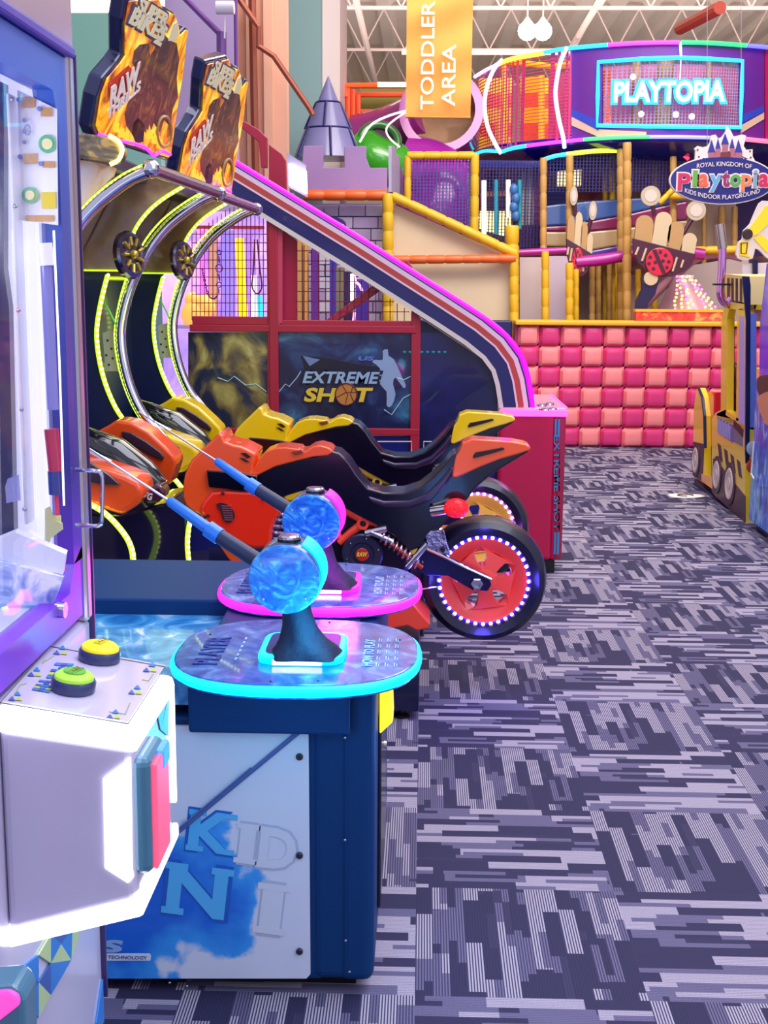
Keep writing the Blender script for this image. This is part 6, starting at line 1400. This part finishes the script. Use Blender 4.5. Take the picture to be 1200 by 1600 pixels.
MB().tube([gp_(1063, 66, .04), gp_(1064, 88, .04)], .012, 6).tube([gp_(1064, 90, .03), gp_(1062, 128, .03)], .004, 5).build('sign_cable', glow('neon_icy', '#b8d8ff', 2.2), gal)
# name in light: letters on the curve
cxn, cyn = 1046, 143
pc = gp_(cxn, cyn, .06); nm_ = Vector((pc.x-dc.x, pc.y-dc.y, 0)).normalized(); rv = Vector((-nm_.y, nm_.x, 0)) 
if rv.x < 0: rv = -rv
UG = pc.y/1983
text('neon_lettering', 'PLAYTOPIA', pc-nm_*.012, rv, (0, 0, 1), 38*UG, glow('neon_letter_halo', '#00a0ff', 1.0), gal, .01, .11, width=172*UG)
text('neon_lettering', 'PLAYTOPIA', pc, rv, (0, 0, 1), 31*UG, glow('neon_letter_core', '#b0f8ff', 1.6), gal, .012, .035, width=163*UG)
point('cyan_sign_glow', tuple(pc+nm_*.3), 3, (.1, .6, 1), .2)
# glossy underside and lower net wall
und = M('underside_indigo', '#1c1478', .18, coat=.8)
MB().lathe(dc+Vector((0, 0, 0)), (0, 0, 1), [(RG*1.0, 3.0), (RG*.99, 2.93), (RG*.8, 2.72), (RG*.78, 2.72), (0, 2.72)], 64).build('underside', und, gal, smooth=True)
lowN = [(852, 248), (880, 241), (940, 237), (1000, 235)]
def gq(x, y, Y=13.25): return P(x, y, Y)
o = thing('lower_net_wall', 'curved dark blue net wall with neon top edge below the rounded gallery', 'play net', tuple(gq(950, 300)))
MB().tube(smoothpath([gq(*q) for q in ((848, 250), (866, 244), (885, 241))], 3), .02, 8).build('cyan_edge', glow('neon_blue_neon', '#28b8ff', 1.8), o); MB().tube(smoothpath([gq(*q) for q in ((885, 241), (930, 236), (975, 235))], 3), .022, 8).build('yellow_edge', glow('neon_yellow', '#d8f040', 1.5), o)
MB().tube(smoothpath([gq(*q) for q in ((988, 234), (1030, 236), (1055, 240))], 3), .02, 8).build('white_edge', glow('neon_lav', '#d0d0ff', 1.8), o); MB().tube(smoothpath([gq(*q) for q in ((1055, 240), (1068, 243), (1076, 249))], 3), .018, 8).build('red_edge', glow('neon_crim', '#ff3858', 1.5), o)
MB().prism(poly([(848, 252), (885, 243), (975, 238), (1050, 240), (1072, 252), (1072, 300), (848, 300)], 13.3), (0, .005, 0)).build('net', ntd, o)
MB().prism(poly([(745, 250), (848, 252), (848, 262), (745, 262)], 13.6), (0, .3, 0)).build('indigo_band', und, o)
MB().prism(poly([(745, 250), (848, 250), (848, 396), (820, 396), (745, 360)], 13.5), (0, .005, 0)).build('net', ntd, o)
# ---------------- ground level shapes behind the wall
bdp = thing('play_backdrop', 'dim pink and tan back of the play structure with slatted columns and lit openings', 'play wall', tuple(P(950, 500, 15.9)))
def bpart(name, pts, Y, t, m_): return MB().prism(poly(pts, Y), (0, t, 0)).build(name, m_, bdp)
bpart('back_wall', [(640, 250), (1260, 250), (1260, 635), (640, 635)], 15.9, .1, art('play_back', [(.3, '#7a2458'), (.45, '#c86c70'), (.6, '#d8a080'), (.75, '#e8c8a0')], scale=2.5, dist=.8, rough=.6))
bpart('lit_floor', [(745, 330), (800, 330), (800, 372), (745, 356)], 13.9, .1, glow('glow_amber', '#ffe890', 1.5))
bpart('lit_window', [(872, 262), (908, 262), (908, 290), (872, 290)], 14.2, .1, glow('glow_cream', '#ffe8a8', 1.0))
bpart('indigo_slats', [(852, 292), (884, 292), (884, 322), (852, 322)], 14.2, .1, ribbed('slat_indigo', '#2c2a90', '#14145c', 22, 2))
bpart('pale_column', [(816, 268), (834, 264), (834, 352), (816, 358)], 13.9, .1, ribbed('slat_pale', '#d8ccb8', '#8c7a88', 14, 0))
bpart('crimson_column', [(834, 266), (846, 264), (846, 352), (834, 352)], 13.9, .1, ribbed('slat_crimson', '#a02850', '#5a1848', 14, 2))
bpart('indigo_base', [(810, 352), (846, 350), (846, 386), (810, 386)], 13.8, .1, M('net_indigo_back', '#2c1c70', .6, noise=.4, nscale=14, col2='#8c2050'))
bpart('shelf', [(745, 300), (800, 298), (800, 306), (745, 308)], 14.2, .2, M('shelf_orange', '#e8904c', .4))
bpart('shelf', [(745, 314), (800, 312), (800, 322), (745, 324)], 14.25, .2, M('shelf_plum', '#5a1c4c', .4))
def block(name, pts, Y, t, m_, label, cat='play wall', group=None):
    b = MB().prism(poly(pts, Y), (0, t, 0)).build(name, m_); tag(b, label, cat, group); return b
for x, y0, y1, col, r_, lab in ((756, 282, 372, '#f4f4ff', .028, 'white thin post, left of the teal post nearest the net bay'), (775, 281, 366, '#2890a8', .022, 'teal thin post between two white posts'), (794, 281, 340, '#f4f0f4', .026, 'white thin post right of the first teal post'), (812, 281, 358, '#2c9cac', .022, 'teal thin post beside the pale slatted column'), (733, 270, 360, '#d8e8f0', .02, 'pale post just inside the yellow net bay frame')):
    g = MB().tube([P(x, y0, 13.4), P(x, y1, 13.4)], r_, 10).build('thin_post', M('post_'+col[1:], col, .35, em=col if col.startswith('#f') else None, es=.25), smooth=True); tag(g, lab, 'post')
o = MB()
for k in range(4): o.ball(P(803+(k % 2)*3, 296+k*14, 13.35), (.045, .04, .06), 12, 8)
tag(o.build('blue_cushion_stack', M('cushion_blue', '#3c70b0', .4), smooth=True), 'stack of small blue cushions beside the teal thin post', 'cushions')
# striped padded roll band
sb = thing('striped_bolster', 'long padded bolster striped blue, magenta and sand behind the ladybug figures', 'bolster', tuple(P(950, 340, 13.4)))
st_ = [('blue_band', '#3c60a8', [(846, 322), (880, 318), (884, 318), (920, 314), (1052, 306), (1075, 306)], [(846, 354), (884, 352), (920, 346), (975, 336), (1052, 318), (1075, 314)]),
       ('magenta_band', '#8c1c58', [(846, 354), (884, 352), (920, 346), (975, 336), (1052, 318), (1075, 314)], [(846, 362), (884, 362), (920, 362), (975, 357), (1052, 346), (1075, 344)]),
       ('sand_band', '#c8a878', [(846, 362), (884, 362), (920, 362), (975, 357), (1052, 346), (1075, 344)], [(846, 385), (884, 386), (920, 392), (975, 382), (1052, 368), (1075, 364)]),
       ('violet_band', '#5a30a8', [(920, 392), (975, 382), (1052, 368), (1075, 364)], [(920, 406), (975, 398), (1052, 392), (1075, 390)])]
for n_, col, a, b in st_:
    MB().prism(poly(a+b[::-1], 13.4), (0, .25, 0)).build(n_, M('band_'+n_, col, .35, coat=.4, noise=.25, nscale=5), sb, bevel=.02)
padded('magenta_rail', [(810, 395), (886, 391)], 13.02, .035, M('magenta_pad', '#b01c90', .35, coat=.4), 'magenta padded rail above the yellow posts, left of the ladybug', False)
o = MB().tube(smoothpath([P(x, y, 13.0) for x, y in ((900, 410), (940, 406), (975, 400), (1040, 392), (1100, 398))], 3), .06, 10).build('magenta_bolster', M('magenta_pad', '#b01c90', .35, coat=.4), smooth=True); tag(o, 'curved magenta bolster under the striped padding', 'bolster')
# posts
k = 0
for x, y0, y1, Y, r_, m_, lab in ((849, 246, 690, 13.1, .035, woodpost, 'tan post at the left end of the curved blue net'), (890, 242, 690, 13.1, .038, woodpost, 'tan post rising behind the left ladybug antennae'), (980, 222, 690, 12.8, .042, woodpost, 'tall tan post in front of the gallery edge'), (970, 232, 690, 13.2, .04, woodpost, 'tan post just left of the tall tan post'), (1052, 244, 690, 13.2, .034, woodpost, 'tan post at the right end of the curved blue net'),
        (946, 262, 690, 13.8, .03, yellowpad, 'slim yellow padded post, left of a pair behind the net'), (957, 250, 690, 13.7, .03, yellowpad, 'slim yellow padded post, right of a pair behind the net'), (1023, 254, 690, 13.8, .028, yellowpad, 'slim yellow padded post behind the net, right of the tall tan post'),
        (852, 392, 690, 12.75, .038, yellowpad, 'yellow padded post rising behind the cushioned wall, first from the left corner post'), (890, 410, 690, 12.75, .04, yellowpad, 'yellow padded post behind the left ladybug'), (900, 420, 690, 12.9, .03, yellowpad, 'yellow padded post beside the left ladybug stem'), (925, 410, 690, 13.3, .032, woodpost, 'tan post behind the wall, just right of the left ladybug'), (935, 410, 690, 13.5, .03, woodpost, 'tan post in the shaded gap between the ladybugs, first of three'), (952, 405, 690, 13.5, .03, woodpost, 'tan post in the shaded gap between the ladybugs, second of three'), (966, 402, 690, 13.4, .034, yellowpad, 'yellow post between the ladybugs, third of three'), (978, 402, 690, 12.9, .036, yellowpad, 'yellow post directly below the tall tan post'), (997, 420, 690, 12.9, .03, yellowpad, 'yellow post left of the big ladybug stem'),
        (1100, 322, 690, 14.05, .026, woodpost, 'tan post under the oval sign, left one'), (1128, 322, 690, 14.05, .04, woodpost, 'thick tan post under the oval sign'), (1148, 322, 690, 14.05, .034, woodpost, 'tan post under the oval sign, right one')):
    y1 = P(x, 500, Y) and 449+1.48*1983/Y
    padded('padded_post', [(x, y0), (x, y1)], Y, r_, m_, lab)
padded('yellow_rail', [(1075, 392), (1160, 390)], 13.1, .042, yellowpad, 'yellow padded rail behind the big ladybug figure')
padded('yellow_rail', [(1046, 306), (1100, 306)], 13.1, .042, yellowpad, 'yellow padded rail just left of the oval sign')
padded('yellow_brace', [(1030, 318), (1056, 292)], 12.9, .03, yellowpad, 'short slanting yellow brace left of the oval sign')
for pts, Y, col, lab in (([(812, 402), (848, 402), (848, 520), (812, 520)], 13.0, '#c8b8b8', 'pale grey padded panel between the corner post and first yellow post'), ([(856, 400), (888, 400), (888, 520), (856, 520)], 13.0, '#c0b0c0', 'pale lilac padded panel left of the ladybug'), ([(900, 405), (985, 402), (985, 520), (900, 520)], 14.2, '#b09890', 'shaded taupe panel between the ladybugs'), ([(985, 430), (1170, 400), (1170, 520), (985, 520)], 13.9, '#c8b0a8', 'pale panel behind the big ladybug stem'), ([(1072, 310), (1150, 310), (1150, 392), (1072, 392)], 14.3, '#d0b090', 'tan canvas drape under the oval sign'), ([(1150, 300), (1240, 300), (1240, 400), (1150, 400)], 14.4, '#3a1c60', 'dark violet panel behind the excavator sign')):
    block('soft_wall', [(x, (449+1.47*1983/Y if y >= 520 else y)) for x, y in pts], Y, .06, M('panel_'+col[1:], col, .6, noise=.12, nscale=4), lab)
# pink rainbow arch with sparkling lights
o = MB().tube(smoothpath([P(x, y, 13.2) for x, y in ((1003, 480), (1030, 452), (1060, 425), (1090, 402), (1130, 396), (1160, 402))], 4), .05, 10).build('pink_arch', M('arch_pink', '#d89ab0', .4), smooth=True); tag(o, 'pale pink curved arch behind the big ladybug', 'arch')
ft = thing('fairy_lights', 'cone of tiny sparkling lights behind the cushioned wall', 'lights', tuple(P(1070, 460, 13)))
MB().tube([P(1066, 430, 13.05), P(1072, 492, 13.05)], [.08, .34], 24).build('clear_cone', M('cone_mauve', '#c8a0b0', .2, coat=.5), ft, smooth=True)
g1, g2 = MB(), MB(); random.seed(5)
for s_ in range(7):
    x = 1058+s_*4; y = 432
    while y < 486:
        (g1 if random.random() < .6 else g2).ball(P(x, y, 12.68), .013, 6, 4); x += (s_-3)*.9+random.uniform(-1.5, 1.5)+2.0; y += 5.2+random.random()*2
g1.build('gold_sparks', glow('spark_gold', '#ffe060', 3), ft); g2.build('pink_sparks', glow('spark_pink', '#ff60c0', 2.5), ft)
bx = thing('flame_box', 'long low red box with yellow rim on top of the cushioned wall', 'box', tuple(P(1060, 500, 12.3)))
MB().prism(poly([(994, 486), (1130, 487), (1130, 501), (994, 501)], 12.3), (0, .12, 0)).build('box_body', art('flame_box_print', [(.35, '#c01c28'), (.55, '#f0503c'), (.7, '#ffb060')], scale=9, dist=1), bx)
MB().prism(poly([(993, 483), (1130, 484), (1130, 488), (993, 487)], 12.29), (0, .14, 0)).build('box_rim', M('yellow_cap', '#f4b42a'), bx)
# ---------------- ladybug figures
def ladybug(name, label, Y, cx, sx, pts_scale=1):
    t = thing(name, label, 'play figure', tuple(P(cx, 430, Y)))
    fx = lambda x: cx+(x-1037)*sx
    mar = M('bug_maroon', '#4a1c34', .4); crm = M('bug_cream', '#cdb894', .5); tan = M('bug_tan', '#b8905c', .5); redb = M('bug_red', '#d01c3c', .35, coat=.3)
    th = .06
    MB().prism(poly([(fx(1013), 430), (fx(1030), 438), (fx(1024), 460), (fx(1012), 476), (fx(1008), 520), (fx(990), 520), (fx(994), 470), (fx(1004), 450), (fx(1002), 434)], Y), (0, th, 0)).build('stem', M('bug_navy', '#241c48', .4), t)
    MB().lathe(P(fx(1017), 435, Y-.005), (0, -1, 0), [(.07*max(sx, .45), 0), (.065*max(sx, .45), .01), (0, .01)], 20).build('cream_knob', crm, t)
    def cap(x0, x1, yt, yb, dx, m_, n_):
        w_ = (x1-x0)/2; c0 = (x0+x1)/2; pts = [(c0+w_*math.cos(PI+PI*i/12)+dx, yt+w_*math.sin(PI+PI*i/12)*1+w_) for i in range(13)]
        pts = pts+[(x1, yb+8), (x0, yb)]
        MB().prism(poly([(fx(x), y) for x, y in pts], Y+.005), (0, th*.8, 0)).build(n_, m_, t)
    cap(991, 1018, 336, 378, 3, tan, 'tan_petal'); cap(1018, 1044, 331, 382, 6, crm, 'cream_petal'); cap(1040, 1064, 346, 388, 5, tan, 'tan_petal'); cap(1062, 1084, 364, 392, 5, crm, 'cream_petal')
    bowl = [(989, 372), (1087, 397), (1082, 412), (1070, 424), (1052, 432), (1034, 433), (1014, 428), (998, 412), (990, 395)]
    MB().prism(poly([(fx(x), y) for x, y in bowl], Y-.01), (0, th, 0)).build('maroon_bowl', mar, t, bevel=.006)
    ry = 21*Y/1983
    c = P(fx(1030), 409, Y-.012); bd_ = [c+Vector((ry*sx*math.cos(a), 0, ry*math.sin(a))) for a in [2*PI*i/28 for i in range(28)]]
    b = MB().prism(bd_, (0, -.02, 0)).build('red_body', redb, t, bevel=.008)
    MB().prism(poly([(fx(1019), 391), (fx(1025), 389), (fx(1041), 427), (fx(1035), 429)], Y-.034), (0, .01, 0)).build('body_stripe', mar, b)
    g = MB()
    for x, y in ((1032, 394), (1040, 399), (1045, 409), (1042, 418), (1016, 402), (1014, 412), (1021, 420), (1024, 410), (1036, 408)):
        cc = P(fx(x), y, Y-.034); g.prism([cc+Vector((.018*sx*math.cos(a), 0, .018*math.sin(a))) for a in [2*PI*i/10 for i in range(10)]], (0, .008, 0))
    g.build('body_spots', mar, b)
    g = MB()
    for a, bb in (((998, 386), (993, 398)), ((1010, 388), (1003, 408)), ((1058, 402), (1051, 424)), ((1068, 406), (1064, 418))): g.tube([P(fx(a[0]), a[1], Y-.014), P(fx(bb[0]), bb[1], Y-.014)], .011, 8)
    g.build('cream_dashes', crm, t, smooth=True)
    for (x0, y0, x1, y1) in ((1023, 338, 1017, 308), (1067, 366, 1088, 331)):
        MB().tube([P(fx(x0), y0, Y+.03), P(fx(x1), y1, Y+.03)], .022, 8).build('antenna_stalk', mar, t)
        cc = P(fx(x1)+(0), y1-2 if x1 > 1040 else y1-2, Y-.0)
        R_k = .093; ring = [cc+Vector((R_k*sx*math.cos(a), 0, R_k*math.sin(a))) for a in [2*PI*i/24 for i in range(24)]]
        d_ = MB().prism(ring, (0, .04, 0)).build('antenna_disc', M('disc_beige', '#b8a890', .5), t)
        MB().prism([cc+(q-cc)*.62+Vector((0, -.004, 0)) for q in ring], (0, .01, 0)).build('disc_centre', M('disc_pale', '#d0c0b4', .5), d_)
    return t
l1 = ladybug('ladybug_figure', 'flat ladybug flower figure facing front, the large one right of the tall tan post', 12.55, 1037, 1)
l2 = ladybug('ladybug_figure', 'ladybug flower figure seen nearly edge-on, left of the tall tan post', 13.0, 905, .42)

# coloured cabinets seen through the right cage mesh
rw = thing('arcade_cabinet_row', 'row of slim violet, gold and dark cabinets seen through the right cage mesh', 'arcade machine', tuple(P(520, 690, 11.2).to_tuple()))
for x0, x1, y0, col, nm in ((464, 471, 372, '#d8a060', 'gold_pillar'), (474, 480, 378, '#e8a848', 'gold_pillar'), (487, 497, 388, '#6a2c90', 'violet_pillar'), (515, 525, 405, '#3c30a0', 'blue_violet_pillar'), (525, 537, 418, '#7a7458', 'olive_pillar'), (537, 550, 424, '#241040', 'dark_pillar'), (556, 576, 436, '#3c2088', 'violet_case')):
    MB().box(P(x0, y0, 11.2), (P(x1, y0, 11.2).x, 11.35, 0)).build(nm, M('row_'+col[1:], col, .4, noise=.2, nscale=6), rw)
MB().tube(smoothpath([P(x, y, 11.1) for x, y in ((553, 430), (556, 440), (562, 446), (566, 456))], 3), .012, 6).tube([P(554, 488, 11.1), P(552, 503, 11.1)], .012, 6).build('pink_neon_squiggle', glow('squiggle_pink', '#ff8cd8', 2), rw)
MB().tube([P(550, 428, 11.15), P(550, 470, 11.15)], .014, 6).build('white_light', glow('neon_white', '#ffffff', 2.5), rw)
